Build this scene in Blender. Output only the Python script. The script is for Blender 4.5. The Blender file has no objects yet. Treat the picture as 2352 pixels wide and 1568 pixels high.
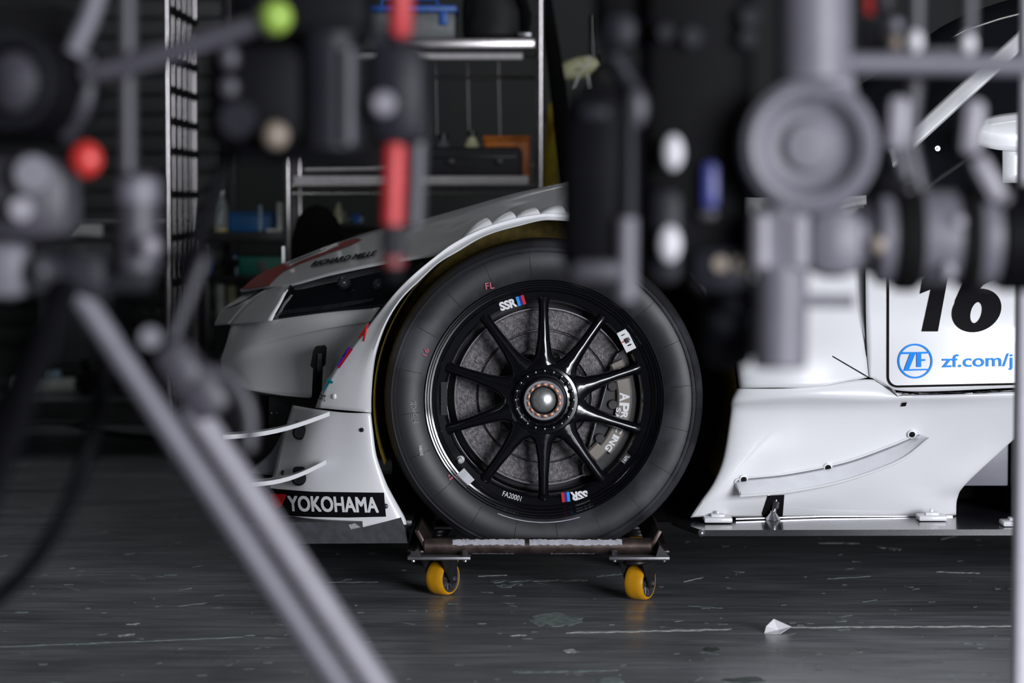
import bpy, bmesh, math, random
from mathutils import Vector, Matrix
from mathutils.bvhtree import BVHTree
random.seed(7)
PI = math.pi
# ------------------------------------------------------------------ camera, world, lights, exposure
scene = bpy.context.scene
COL = scene.collection
FPX = 5553.0                                   # 85 mm on a 36 mm sensor, 2352 px wide
TH = math.atan(324.0 / FPX)                    # downward pitch: horizon at row 460
CAM = Vector((-0.0694, -5.265, 0.87))
cd = bpy.data.cameras.new('camera'); cam = bpy.data.objects.new('camera', cd); COL.objects.link(cam)
cd.sensor_width = 36.0; cd.lens = 85.0
cam.location = CAM; cam.rotation_euler = (PI / 2 - TH, 0, 0)
cd.dof.use_dof = True; cd.dof.focus_distance = 5.25; cd.dof.aperture_fstop = 2.8
cd.clip_end = 60
scene.camera = cam
w = bpy.data.worlds.new('overcast'); scene.world = w; w.use_nodes = True
w.node_tree.nodes['Background'].inputs[0].default_value = (0.80, 0.86, 1.0, 1)
w.node_tree.nodes['Background'].inputs[1].default_value = 0.35
vs = scene.view_settings
vs.view_transform = 'Standard'; vs.look = 'None'; vs.gamma = 1.0; vs.use_curve_mapping = False
vs.exposure = 0.0

def area(name, loc, target, sx, sy, energy, col):
    l = bpy.data.lights.new(name, 'AREA'); l.shape = 'RECTANGLE'; l.size = sx; l.size_y = sy
    l.energy = energy; l.color = col
    o = bpy.data.objects.new(name, l); COL.objects.link(o); o.location = loc
    o.rotation_euler = (Vector(target) - Vector(loc)).to_track_quat('-Z', 'Y').to_euler()
    return o
# daylight coming in through the open garage front behind the camera
area('daylight_doorway', (4.5, -8.7, 1.6), (0.4, 0, 0.75), 4.4, 2.6, 915, (0.93, 0.95, 1.0))

def ray(px, py):
    c, s = math.cos(TH), math.sin(TH)
    a, b = px - 1176.0, 784.0 - py
    return Vector((a, FPX * c + b * s, -FPX * s + b * c))
def W(px, py, Y=0.0):
    d = ray(px, py); t = (Y - CAM.y) / d.y
    return CAM + d * t
def G(px, py, z=0.0):
    d = ray(px, py); t = (z - CAM.z) / d.z
    return CAM + d * t
def SC(Y): return (Y - CAM.y) / 5545.0        # metres per pixel at depth plane Y

# ------------------------------------------------------------------ materials
def lin(v):
    v /= 255.0
    return v / 12.92 if v <= 0.04045 else ((v + 0.055) / 1.055) ** 2.4
def C(r, g, b): return (lin(r), lin(g), lin(b))
MATS = {}
def mat(name, col, rough=0.5, metal=0.0, coat=0.0, var=0.0, vscale=30.0, bump=0.0, emis=0.0,
        trans=0.0, alpha=1.0, vcol=None, vlo=0.4, vhi=0.65, stretch=None, spec=0.5, bscale=None):
    m = bpy.data.materials.new(name); m.use_nodes = True; nt = m.node_tree
    p = nt.nodes['Principled BSDF']
    p.inputs['Base Color'].default_value = (*col, 1)
    p.inputs['Roughness'].default_value = rough
    p.inputs['Metallic'].default_value = metal
    p.inputs['Coat Weight'].default_value = coat
    p.inputs['Coat Roughness'].default_value = 0.06
    p.inputs['Specular IOR Level'].default_value = spec
    p.inputs['Transmission Weight'].default_value = trans
    p.inputs['Alpha'].default_value = alpha
    if emis:
        p.inputs['Emission Color'].default_value = (*col, 1); p.inputs['Emission Strength'].default_value = emis
    if var or vcol or bump:
        tc = nt.nodes.new('ShaderNodeTexCoord'); mp = nt.nodes.new('ShaderNodeMapping')
        nt.links.new(tc.outputs['Object'], mp.inputs[0])
        if stretch: mp.inputs['Scale'].default_value = stretch
        nz = nt.nodes.new('ShaderNodeTexNoise'); nz.inputs['Scale'].default_value = vscale
        nz.inputs['Detail'].default_value = 6
        nt.links.new(mp.outputs[0], nz.inputs['Vector'])
        if var or vcol:
            r = nt.nodes.new('ShaderNodeValToRGB')
            r.color_ramp.elements[0].position = vlo; r.color_ramp.elements[1].position = vhi
            a = vcol if vcol else tuple(min(1, c * (1 + var)) for c in col)
            b = col if vcol else tuple(c * (1 - var) for c in col)
            r.color_ramp.elements[0].color = (*b, 1); r.color_ramp.elements[1].color = (*a, 1)
            nt.links.new(nz.outputs[0], r.inputs[0]); nt.links.new(r.outputs[0], p.inputs['Base Color'])
        if bump:
            n2 = nz
            if bscale:
                n2 = nt.nodes.new('ShaderNodeTexNoise'); n2.inputs['Scale'].default_value = bscale
                nt.links.new(tc.outputs['Object'], n2.inputs['Vector'])
            bp = nt.nodes.new('ShaderNodeBump'); bp.inputs['Strength'].default_value = bump
            bp.inputs['Distance'].default_value = 0.002
            nt.links.new(n2.outputs[0], bp.inputs['Height']); nt.links.new(bp.outputs[0], p.inputs['Normal'])
    MATS[name] = m
    return m
mat('paint', (0.80, 0.805, 0.83), 0.32, coat=0.5, var=0.015, vscale=4)
mat('red', C(150, 34, 32), 0.35, var=0.1, vscale=9, spec=0.15)
mat('red_ink', C(200, 35, 40), 0.45, var=0.04, spec=0.2)
mat('blue_ink', C(0, 140, 245), 0.45, var=0.02, spec=0.2)
mat('navy_ink', C(55, 30, 140), 0.45, var=0.04, spec=0.2)
mat('teal_ink', C(0, 120, 135), 0.45, var=0.04, spec=0.2)
mat('cyan_ink', C(40, 150, 230), 0.45, var=0.04, spec=0.2)
mat('pink_ink', C(205, 95, 115), 0.6, var=0.1)
mat('white_ink', C(225, 225, 228), 0.5, var=0.03, spec=0.2)
mat('chalk', C(150, 150, 152), 0.7, var=0.3, vscale=300)
mat('black_ink', C(20, 18, 22), 0.55, var=0.05, spec=0.05)
mat('silver_tape', C(215, 216, 222), 0.35, metal=0.6, var=0.1)
mat('rubber', C(36, 36, 40), 0.5, vcol=C(60, 60, 66), vlo=0.52, vhi=0.62, vscale=6, bump=0.05)
mat('tread_rubber', C(27, 26, 27), 0.7, var=0.3, vscale=14, bump=0.1)
mat('gloss_black', (0.004, 0.004, 0.006), 0.12, coat=0.25, var=0.05)
mat('satin_black', (0.012, 0.012, 0.014), 0.38, var=0.15, vscale=40)
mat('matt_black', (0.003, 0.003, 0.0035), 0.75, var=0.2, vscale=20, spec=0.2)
mat('carbon', C(46, 46, 52), 0.2, coat=0.4, var=0.18, vscale=260)
mat('carbon_dull', C(52, 52, 58), 0.42, var=0.22, vscale=60)
mat('kevlar', C(120, 100, 8), 0.6, var=0.25, vscale=60)
mat('disc', C(104, 100, 103), 0.45, metal=0.4, var=0.4, vscale=120, bump=0.9, bscale=420)
mat('steel', C(165, 165, 172), 0.3, metal=0.9, var=0.08)
mat('steel_rough', C(120, 119, 124), 0.45, metal=0.8, var=0.12, vscale=60)
mat('dome', C(190, 192, 192), 0.38, metal=0.85, var=0.12, vscale=140)
mat('copper', C(150, 105, 85), 0.4, metal=0.8, var=0.3, vscale=120)
mat('caliper', C(120, 114, 108), 0.5, metal=0.25, var=0.06)
mat('chrome', C(215, 212, 218), 0.2, metal=1.0, var=0.04)
mat('rusty_tube', C(82, 70, 66), 0.42, metal=0.7, var=0.3, vscale=40, bump=0.15)
mat('worn_paint_and_gleam', C(176, 176, 186), 0.5, var=0.12, vscale=60)
mat('dark_steel', C(52, 51, 54), 0.42, metal=0.5, var=0.2, vscale=40)
mat('yellow_pu', C(214, 152, 22), 0.36, var=0.12, vscale=25)
mat('glass_dark', (0.006, 0.007, 0.010), 0.06, coat=0.4, var=0.05)
mat('smoked', C(40, 42, 46), 0.25, var=0.2, vscale=30)
mat('plate_grey', C(118, 118, 128), 0.4, var=0.05)
mat('fin_clear', C(236, 237, 242), 0.25, var=0.03, coat=0.4)
# floor
def floor_mat():
    m = bpy.data.materials.new('epoxy_floor'); m.use_nodes = True; nt = m.node_tree; p = nt.nodes['Principled BSDF']
    tc = nt.nodes.new('ShaderNodeTexCoord')
    def noise(scale, st, det=8, rot=0):
        mp = nt.nodes.new('ShaderNodeMapping'); mp.inputs['Scale'].default_value = st; mp.inputs['Rotation'].default_value = (0, 0, rot)
        nt.links.new(tc.outputs['Object'], mp.inputs[0])
        n = nt.nodes.new('ShaderNodeTexNoise'); n.inputs['Scale'].default_value = scale; n.inputs['Detail'].default_value = det
        nt.links.new(mp.outputs[0], n.inputs['Vector']); return n
    def ramp(n, a, b, ca, cb):
        r = nt.nodes.new('ShaderNodeValToRGB'); r.color_ramp.elements[0].position = a; r.color_ramp.elements[1].position = b
        r.color_ramp.elements[0].color = (*ca, 1); r.color_ramp.elements[1].color = (*cb, 1)
        nt.links.new(n.outputs[0], r.inputs[0]); return r
    base = ramp(noise(2.2, (1, 2.2, 1)), 0.3, 0.7, C(108, 111, 117), C(150, 153, 158))
    fine = ramp(noise(14, (0.35, 3.0, 1), 10), 0.40, 0.62, (0.70, 0.70, 0.70), (1.12, 1.12, 1.12))
    mul = nt.nodes.new('ShaderNodeMix'); mul.data_type = 'RGBA'; mul.blend_type = 'MULTIPLY'; mul.inputs['Factor'].default_value = 0.9
    nt.links.new(base.outputs[0], mul.inputs['A']); nt.links.new(fine.outputs[0], mul.inputs['B'])
    scr = ramp(noise(9, (0.6, 9.0, 1), 12, 0.06), 0.675, 0.71, (0, 0, 0), (1, 1, 1))
    brk = ramp(noise(5, (1.4, 2, 1), 6), 0.55, 0.66, (0, 0, 0), (0.75, 0.75, 0.75))
    m2 = nt.nodes.new('ShaderNodeMath'); m2.operation = 'MULTIPLY'
    nt.links.new(scr.outputs[0], m2.inputs[0]); nt.links.new(brk.outputs[0], m2.inputs[1])
    mx = nt.nodes.new('ShaderNodeMix'); mx.data_type = 'RGBA'
    nt.links.new(m2.outputs[0], mx.inputs['Factor']); nt.links.new(mul.outputs['Result'], mx.inputs['A'])
    mx.inputs['B'].default_value = (*C(205, 210, 208), 1)
    nt.links.new(mx.outputs['Result'], p.inputs['Base Color'])
    rr = ramp(noise(6, (0.6, 2.0, 1), 8), 0.3, 0.7, (0.24,) * 3, (0.42,) * 3)
    nt.links.new(rr.outputs[0], p.inputs['Roughness'])
    p.inputs['Specular IOR Level'].default_value = 0.45
    bp = nt.nodes.new('ShaderNodeBump'); bp.inputs['Strength'].default_value = 0.12; bp.inputs['Distance'].default_value = 0.004
    nt.links.new(noise(40, (0.5, 1.5, 1), 8).outputs[0], bp.inputs['Height']); nt.links.new(bp.outputs[0], p.inputs['Normal'])
    MATS['epoxy_floor'] = m
floor_mat()
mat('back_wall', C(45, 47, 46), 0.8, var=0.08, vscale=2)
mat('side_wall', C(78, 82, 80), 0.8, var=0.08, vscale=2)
mat('ceiling_mat', C(70, 70, 70), 0.9, var=0.06, vscale=3)

# ------------------------------------------------------------------ geometry helpers
OFF = {}
def tagobj(o, label=None, cat=None, group=None, kind=None):
    if label: o['label'] = label
    if cat: o['category'] = cat
    if group: o['group'] = group
    if kind: o['kind'] = kind
    return o
def thing(name, loc, label, cat, group=None):
    o = bpy.data.objects.new(name, None); COL.objects.link(o); o.location = loc; o.empty_display_size = 0.05
    OFF[o] = Vector(loc)
    return tagobj(o, label, cat, group)
def J(*parts):
    V, F = [], []
    for v, f in parts:
        n = len(V); V += list(v); F += [tuple(i + n for i in q) for q in f]
    return V, F
def build(name, geo, m, parent=None, base=None, smooth=True, angle=35, solid=0.0, label=None):
    v, f = geo
    if parent is not None: off = OFF[parent]
    else: off = Vector(base) if base is not None else Vector((0, 0, 0))
    me = bpy.data.meshes.new(name)
    me.from_pydata([tuple(Vector(a) - off) for a in v], [], [tuple(q) for q in f]); me.update()
    bm = bmesh.new(); bm.from_mesh(me)
    if not solid:
        bmesh.ops.recalc_face_normals(bm, faces=bm.faces)
    bm.to_mesh(me); bm.free()
    if smooth:
        me.shade_smooth(); me.set_sharp_from_angle(angle=math.radians(angle))
    me.materials.append(MATS[m] if isinstance(m, str) else m)
    o = bpy.data.objects.new(name, me); COL.objects.link(o)
    if parent is not None: o.parent = parent
    else: o.location = off
    OFF[o] = off
    if solid:
        md = o.modifiers.new('thickness', 'SOLIDIFY'); md.thickness = solid; md.offset = -1
    if label: o['label'] = label
    return o
def cr(p, t):
    n = len(p)
    if n == 1: return p[0].copy()
    x = t * (n - 1); i = min(int(x), n - 2); u = x - i
    p1, p2 = p[i], p[i + 1]
    p0 = p[i - 1] if i > 0 else p1 * 2 - p2
    p3 = p[i + 2] if i + 2 < n else p2 * 2 - p1
    return 0.5 * ((2 * p1) + (p2 - p0) * u + (2 * p0 - 5 * p1 + 4 * p2 - p3) * u * u + (3 * p1 - p0 - 3 * p2 + p3) * u ** 3)
PANEL = {}
def net(rows, nu=30, nv=14, face=(0, -1, 0.4), key=None):
    rows = [[p if isinstance(p, Vector) else W(*p) for p in r] for r in rows]
    R = [[cr(r, i / nu) for i in range(nu + 1)] for r in rows]
    V = []
    for j in range(nv + 1):
        for i in range(nu + 1):
            V.append(cr([r[i] for r in R], j / nv))
    F = []
    for j in range(nv):
        for i in range(nu):
            a = j * (nu + 1) + i
            F.append((a, a + 1, a + nu + 2, a + nu + 1))
    s = Vector((0, 0, 0))
    for q in F[::3]:
        s += (V[q[1]] - V[q[0]]).cross(V[q[2]] - V[q[0]]).normalized()
    if s.dot(Vector(face)) < 0: F = [tuple(reversed(q)) for q in F]
    if key: PANEL[key] = (V, F)
    return V, F
def tube(path, r, n=12, caps=True):
    path = [Vector(p) for p in path]; m = len(path)
    rs = r if isinstance(r, (list, tuple)) else [r] * m
    V, F = [], []; up = None
    for i, p in enumerate(path):
        t = (path[min(i + 1, m - 1)] - path[max(i - 1, 0)]).normalized()
        if up is None:
            up = Vector((0, 0, 1)) if abs(t.z) < 0.9 else Vector((1, 0, 0))
        a = (up - t * up.dot(t)).normalized(); b = t.cross(a); up = a
        for k in range(n):
            an = 2 * PI * k / n
            V.append(p + (a * math.cos(an) + b * math.sin(an)) * rs[i])
    for i in range(m - 1):
        for k in range(n):
            k2 = (k + 1) % n
            F.append((i * n + k, i * n + k2, (i + 1) * n + k2, (i + 1) * n + k))
    if caps:
        F.append(tuple(range(n - 1, -1, -1))); F.append(tuple((m - 1) * n + k for k in range(n)))
    return V, F
def spline(pts, n=24):
    pts = [Vector(p) for p in pts]
    return [cr(pts, i / n) for i in range(n + 1)]
def lathe(prof, org, axis=(0, 1, 0), n=64, closed=False, a0=0.0, a1=2 * PI):
    ax = Vector(axis).normalized(); u = ax.orthogonal().normalized()
    if abs(ax.y) > 0.99: u = Vector((1, 0, 0))
    v = ax.cross(u); org = Vector(org); full = abs(a1 - a0 - 2 * PI) < 1e-6
    cnt = n if full else n + 1
    V, F = [], []
    for (r, a) in prof:
        for k in range(cnt):
            an = a0 + (a1 - a0) * k / n
            V.append(org + ax * a + (u * math.cos(an) + v * math.sin(an)) * max(r, 1e-5))
    m = len(prof)
    for j in range(m if closed else m - 1):
        j2 = (j + 1) % m
        for k in range(n):
            k2 = (k + 1) % cnt
            F.append((j * cnt + k, j * cnt + k2, j2 * cnt + k2, j2 * cnt + k))
    return V, F
def cyl(a, b, r, n=20, bev=0.12):
    a, b = Vector(a), Vector(b); L = (b - a).length; e = min(r * bev, L * 0.3)
    return lathe([(0, 0), (r - e, 0), (r, e), (r, L - e), (r - e, L), (0, L)], a, b - a, n)
def ball(c, r, n=20, sz=(1, 1, 1)):
    prof = [(math.sin(PI * i / 12) * 1.0, -math.cos(PI * i / 12)) for i in range(13)]
    V, F = lathe(prof, (0, 0, 0), (0, 0, 1), n)
    return [Vector(c) + Vector((p.x * sz[0], p.y * sz[1], p.z * sz[2])) * r for p in V], F
def rbox(c, s, bev=0.006, rot=None, seg=2):
    bm = bmesh.new(); bmesh.ops.create_cube(bm, size=1)
    for v in bm.verts: v.co = Vector((v.co.x * s[0], v.co.y * s[1], v.co.z * s[2]))
    if bev: bmesh.ops.bevel(bm, geom=list(bm.edges), offset=min(bev, min(s) * 0.45), segments=seg, affect='EDGES', profile=0.5)
    bm.verts.index_update()
    M = rot if rot is not None else Matrix.Identity(3)
    V = [M @ v.co + Vector(c) for v in bm.verts]; F = [tuple(v.index for v in q.verts) for q in bm.faces]
    bm.free(); return V, F
def pbox(x0, y0, x1, y1, Y0, Y1, bev=0.006):
    """box whose front face spans these photo pixels on plane Y0 and that reaches back to plane Y1"""
    a, b = W(x0, y1, Y0), W(x1, y0, Y0)
    return rbox(((a.x + b.x) / 2, (Y0 + Y1) / 2, (a.z + b.z) / 2), (b.x - a.x, abs(Y1 - Y0), b.z - a.z), bev)
def prism(pts, thick, dirv=(0, 1, 0)):
    pts = [Vector(p) for p in pts]; n = len(pts); d = Vector(dirv) * thick
    V = pts + [p + d for p in pts]
    F = [tuple(range(n)), tuple(range(2 * n - 1, n - 1, -1))]
    F += [(i, (i + 1) % n, n + (i + 1) % n, n + i) for i in range(n)]
    return V, F
def pprism(pix, Y, thick):
    return prism([W(x, y, Y) for x, y in pix], thick)
# ---- flat print: outlines in photo pixels laid onto a panel's real surface
def bvh(keys):
    V, F = J(*[PANEL[k] for k in keys]); return BVHTree.FromPolygons([tuple(v) for v in V], F)
def lay(V2, F2, keys, eps=0.0015, fallback=0.0, maxe=None):
    bm = bmesh.new()
    vs_ = [bm.verts.new((x, y, 0)) for x, y in V2]
    for q in F2:
        try: bm.faces.new([vs_[i] for i in q])
        except ValueError: pass
    for f in bm.faces: f.normal_update()
    bmesh.ops.triangulate(bm, faces=bm.faces)
    if maxe:
        for _ in range(5):
            e = [e for e in bm.edges if e.calc_length() > maxe]
            if not e: break
            bmesh.ops.subdivide_edges(bm, edges=e, cuts=1); bmesh.ops.triangulate(bm, faces=bm.faces)
    bm.verts.index_update()
    pts = [(v.co.x, v.co.y) for v in bm.verts]; F = [tuple(v.index for v in f.verts) for f in bm.faces]; bm.free()
    if isinstance(keys, (int, float)):
        return [W(x, y, keys) for x, y in pts], F
    T = bvh(keys); V = []; last = fallback
    for x, y in pts:
        d = ray(x, y).normalized(); h, nrm, i, dist = T.ray_cast(CAM, d)
        if h is None: V.append(W(x, y, last - eps)); continue
        if nrm.dot(d) > 0: nrm = -nrm
        last = h.y; V.append(h + nrm * eps - d * eps * 0.5)
    return V, F
def decal(name, poly, keys, m, parent, maxe=30, eps=0.0015, fallback=0.0):
    return build(name, lay(poly, [tuple(range(len(poly)))], keys, eps, fallback, maxe), m, parent, smooth=False)
def textmesh(txt, bold=0.0):
    cu = bpy.data.curves.new('t', 'FONT'); cu.body = txt; cu.offset = bold; cu.resolution_u = 4
    o = bpy.data.objects.new('t', cu); COL.objects.link(o)
    dg = bpy.context.evaluated_depsgraph_get(); me = bpy.data.meshes.new_from_object(o.evaluated_get(dg))
    V = [(v.co.x, v.co.y) for v in me.vertices]; F = [tuple(p.vertices) for p in me.polygons]
    bpy.data.objects.remove(o); bpy.data.curves.remove(cu); bpy.data.meshes.remove(me)
    if not V: return [(0, 0)], []
    x0 = min(v[0] for v in V); x1 = max(v[0] for v in V); y0 = min(v[1] for v in V); y1 = max(v[1] for v in V)
    return [((x - x0) / (x1 - x0), (y - y0) / (y1 - y0)) for x, y in V], F
def lettering(txt, bl, br, tr, tl, keys, m, parent, bold=0.0, eps=0.002, fallback=0.0, name='lettering', fat=0.0):
    V, F = textmesh(txt, bold)
    P = []
    for u, v in V:
        P.append(((1 - v) * ((1 - u) * bl[0] + u * br[0]) + v * ((1 - u) * tl[0] + u * tr[0]),
                  (1 - v) * ((1 - u) * bl[1] + u * br[1]) + v * ((1 - u) * tl[1] + u * tr[1])))
    if fat:
        n0, P0, F0 = len(P), P, F; P, F = [], []
        for dx, dy in ((-fat, -fat), (fat, -fat), (-fat, fat), (fat, fat)):
            F = F + [tuple(i + len(P) for i in q) for q in F0]; P = P + [(x + dx, y + dy) for x, y in P0]
    return build(name, lay(P, F, keys, eps, fallback), m, parent, smooth=False)
def rquad(cx, cy, w_, h_, ang):
    """corners bl br tr tl (photo pixels) of a text box turned counter-clockwise by ang degrees"""
    a = math.radians(ang); ux, uy = math.cos(a), -math.sin(a); vx, vy = -math.sin(a), -math.cos(a)
    f = lambda s, t: (cx + ux * s * w_ / 2 + vx * t * h_ / 2, cy + uy * s * w_ / 2 + vy * t * h_ / 2)
    return f(-1, -1), f(1, -1), f(1, 1), f(-1, 1)

# ------------------------------------------------------------------ the garage
def struct(name, geo, m):
    o = build(name, geo, m, smooth=False); o['kind'] = 'structure'; return o
floor = struct('floor', rbox((0.5, -1.2, -0.05), (14, 16, 0.1), 0), 'epoxy_floor')
struct('ceiling', rbox((0.5, -1.2, 3.65), (14, 16, 0.1), 0), 'ceiling_mat')
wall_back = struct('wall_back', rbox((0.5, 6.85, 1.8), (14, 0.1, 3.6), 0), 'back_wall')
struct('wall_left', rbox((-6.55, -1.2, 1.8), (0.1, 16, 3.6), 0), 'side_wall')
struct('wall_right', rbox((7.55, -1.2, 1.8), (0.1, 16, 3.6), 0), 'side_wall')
struct('wall_front', J(rbox((-2.2, -9.15, 1.8), (8.6, 0.1, 3.6), 0), rbox((7.2, -9.15, 1.8), (0.6, 0.1, 3.6), 0),
                       rbox((4.5, -9.15, 3.3), (4.8, 0.1, 0.6), 0)), 'side_wall')
mat('lamp_tube', (0.95, 1.0, 0.97), 0.5, emis=13.0)
mat('lamp_housing', C(200, 200, 198), 0.5, var=0.03)
for i, (lx, ly, lab) in enumerate([(-1.6, 0.4, 'ceiling tube light above the car nose'), (1.3, 0.4, 'ceiling tube light above the car door'),
                                   (-1.6, 3.4, 'ceiling tube light above the wire racks'), (-3.6, -3.0, 'ceiling tube light above the twin-tube tripod')]):
    t = thing('ceiling_light', (lx, ly, 3.6), lab, 'light', 'ceiling tube lights')
    build('housing', rbox((lx, ly, 3.57), (1.3, 0.16, 0.05), 0.008), 'lamp_housing', t)
    for s in (-1, 1):
        build('tube', cyl((lx - 0.6, ly + s * 0.045, 3.53), (lx + 0.6, ly + s * 0.045, 3.53), 0.016, 12), 'lamp_tube', t)

# ------------------------------------------------------------------ race car
car = thing('race_car', (0, 0.97, 0), 'white racing car with black wheel raised on a dolly, number 16 on its door', 'car')
def V3(px, py, y): return W(px, py, y)
# front fender flare round the wheel arch
OUT = [(1400, 499), (1276, 491), (1240, 492), (1185, 501), (1130, 517), (1086, 535), (1040, 560), (1007, 584), (956, 625), (912, 667),
       (868, 720), (820, 781), (772, 842), (742, 890), (724, 936)]
INN = [(1400, 515), (1279, 506), (1240, 507), (1190, 519), (1138, 533), (1097, 550), (1052, 577), (1007, 604), (965, 643), (922, 686),
       (888, 740), (864, 805), (854, 856), (849, 910), (848, 947)]
oy = [-0.024] * 8 + [-0.022, -0.015, 0.0, 0.015, 0.03, 0.045, 0.06]
cols = [[], [], [], []]
for (ox, oyp), (ix, iyp), yd in zip(OUT, INN, oy):
    cols[0].append(W(ox, oyp, yd))
    cols[1].append(W(ox + (ix - ox) * 0.45, oyp + (iyp - oyp) * 0.45, yd * 0.36 - 0.03 * 0.5))
    cols[2].append(W(ix, iyp, -0.035))
    cols[3].append(W(ix + 1, iyp + 1, 0.02))
flare = build('fender_flare', net(cols, nu=60, nv=12, key='flare'), 'paint', car, solid=0.004)
decal('lettering_block', [(772, 841), (800, 796), (806, 799), (777, 844)], ['flare'], 'navy_ink', flare)
decal('lettering_block', [(777, 844), (806, 799), (812, 802), (781, 846)], ['flare'], 'red_ink', flare)
lettering('A', (824, 776), (838, 785), (853, 746), (840, 737), ['flare'], 'red_ink', flare, 0.03)
lettering('T', (738, 893), (752, 900), (767, 877), (753, 868), ['flare'], 'teal_ink', flare, 0.03)
lettering('ort', (733, 916), (748, 922), (751, 906), (736, 901), ['flare'], 'black_ink', flare)
# front bumper corner
rowsB = [[(672, 930, .22), (724, 939, .075), (790, 947, .0), (848, 948.5, -.035), (849, 949, .02)],
         [(655, 985, .20), (715, 985, .065), (790, 985, -.005), (852, 986, -.037), (853, 986, .02)],
         [(640, 1040, .18), (705, 1040, .055), (790, 1040, -.01), (860, 1046, -.038), (861, 1046, .02)],
         [(628, 1090, .16), (705, 1090, .045), (800, 1092, -.02), (880, 1104, -.04), (881, 1104, .02)],
         [(615, 1112, .15), (700, 1127, .035), (800, 1131, -.025), (893, 1133, -.042), (894, 1133, .02)],
         [(610, 1190, .14), (700, 1192, .025), (810, 1194, -.03), (921, 1187, -.046), (922, 1187, .02)],
         [(606, 1216, .135), (700, 1217, .02), (810, 1217, -.032), (926, 1205, -.046), (927, 1205, .02)]]
bump = build('bumper_corner', net(rowsB, nu=40, nv=30, key='bump'), 'paint', car, solid=0.004)
decal('sponsor_banner', [(608, 1119), (640, 1123), (720, 1129), (882, 1131), (887, 1186), (800, 1188), (720, 1187), (636, 1183), (615, 1178)], ['bump'], 'black_ink', bump, 24)
lettering('YOKOHAMA', (666, 1173), (870, 1176), (866, 1142), (663, 1139), ['bump'], 'white_ink', bump, 0.0, eps=0.003, fat=1.1)
for k in range(5):
    a, b = 622 + k * 8, 629 + k * 8
    decal('red_stripe', [(a, 1133 + k * .4), (b, 1133.4 + k * .4), ((b + 636 * 1.2) / 2.2 + 3, 1170 - k * 2), ((a + 636 * 1.2) / 2.2 + 1, 1170 - k * 2)], ['bump'], 'red_ink', bump, 30, 0.003)
T = bvh(['bump', 'flare'])
def on(px, py):
    d = ray(px, py).normalized(); h = T.ray_cast(CAM, d)
    n = h[1] if h[1].dot(d) < 0 else -h[1]
    return h[0], n
for px, py, r, m in [(831, 987, 5.5, 'satin_black'), (886, 1162, 6, 'satin_black'), (768, 910, 6.5, 'paint'), (650, 1085, 6, 'satin_black')]:
    h, n = on(px, py); s = SC(0)
    build('bolt', lathe([(0, .004), (r * s * .5, .0035), (r * s * .8, .003), (r * s, 0), (r * s, -.004)], h, n, 16), m, bump)
# black splitter blade below the bumper
build('splitter', pprism([(560, 1200), (832, 1198), (833, 1212), (921, 1188), (931, 1215), (936, 1247), (560, 1249)], -0.05, 0.10), 'carbon_dull', car, smooth=False)
build('splitter_tray', J(rbox((-0.44, 0.5, 0.155), (0.30, 0.9, 0.02), 0.004), rbox((-0.62, 0.65, 0.16), (0.2, 0.7, 0.02), 0.004)), 'satin_black', car)
decal('scuff', [(800, 1205), (815, 1201), (828, 1210), (806, 1216)], -0.0515, 'chalk', car)
# canards with black brackets
def blade(p, q, wd0, wd1, th):
    P, Q = Vector(p), Vector(q); ax = (Q - P); V, F = [], []; n = 10
    for i in range(n + 1):
        t = i / n; c = P.lerp(Q, t) + Vector((0, 0, -0.012 * math.sin(PI * t)))
        wd = wd0 + (wd1 - wd0) * t; k = min(1, (1 - t) * 6 + 0.15)
        V += [c + Vector((0, 0, th)), c + Vector((0, wd * k, th * 0.9)), c + Vector((0, wd * k, -th * 0.9)), c + Vector((0, 0, -th))]
    for i in range(n):
        for k in range(4):
            F.append((i * 4 + k, i * 4 + (k + 1) % 4, i * 4 + 4 + (k + 1) % 4, i * 4 + 4 + k))
    F += [(0, 1, 2, 3), (n * 4 + 3, n * 4 + 2, n * 4 + 1, n * 4)]
    return V, F
for (x0, y0, x1, y1, kx, ky) in [(512, 1004, 757, 950, 690, 991), (574, 1113, 749, 1061, 688, 1096)]:
    cn = build('canard', blade(W(x0, y0, -0.02), W(x1, y1, -0.02), 0.07, 0.05, 0.0048), 'paint', car)
    h, n = on(kx, ky)
    build('bracket', J(rbox((h.x, h.y - 0.004, h.z + 0.012), (0.028, 0.022, 0.024), 0.006), cyl(h + Vector((0, 0.02, 0)), h + Vector((0, -0.026, 0)), 0.0165, 20, .3)), 'matt_black', cn)
# bumper side with its creases
rowsC = [[(526, 744, .64), (575, 740, .46), (622, 734, .345), (740, 718, .20), (872, 704, .12)],
         [(519, 768, .63), (570, 758, .45), (625, 750, .34), (740, 732, .19), (862, 718, .11)],
         [(507, 815, .60), (560, 798, .44), (640, 776, .32), (740, 755, .19), (850, 738, .11)],
         [(503, 833, .60), (556, 810, .45), (640, 786, .335), (740, 763, .205), (845, 746, .125)],
         [(508, 860, .58), (560, 835, .455), (640, 820, .345), (740, 810, .215), (815, 800, .13)],
         [(516, 880, .55), (560, 868, .43), (640, 862, .33), (740, 862, .21), (780, 855, .14)],
         [(524, 891, .52), (562, 891, .40), (640, 903, .30), (714, 911, .21), (748, 914, .16)]]
rowsC = [[(x, y, d + 0.03) for x, y, d in r] for r in rowsC]
bside = build('bumper_side', net(rowsC, nu=40, nv=30, key='bside'), 'paint', car, solid=0.004)
build('bumper_lip', net([[(562, 891, .40), (640, 903, .30), (714, 911, .21)], [(575, 897, .55), (622, 909, .5), (690, 910, .42)]], nu=10, nv=4), 'paint', car, solid=0.003)
build('front_duct', J(pbox(500, 898, 617, 1010, .46, .9, .004), pbox(617, 909, 740, 1010, .36, .8, .004), pbox(560, 1000, 720, 1200, .34, .7, .004)), 'satin_black', car)
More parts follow.
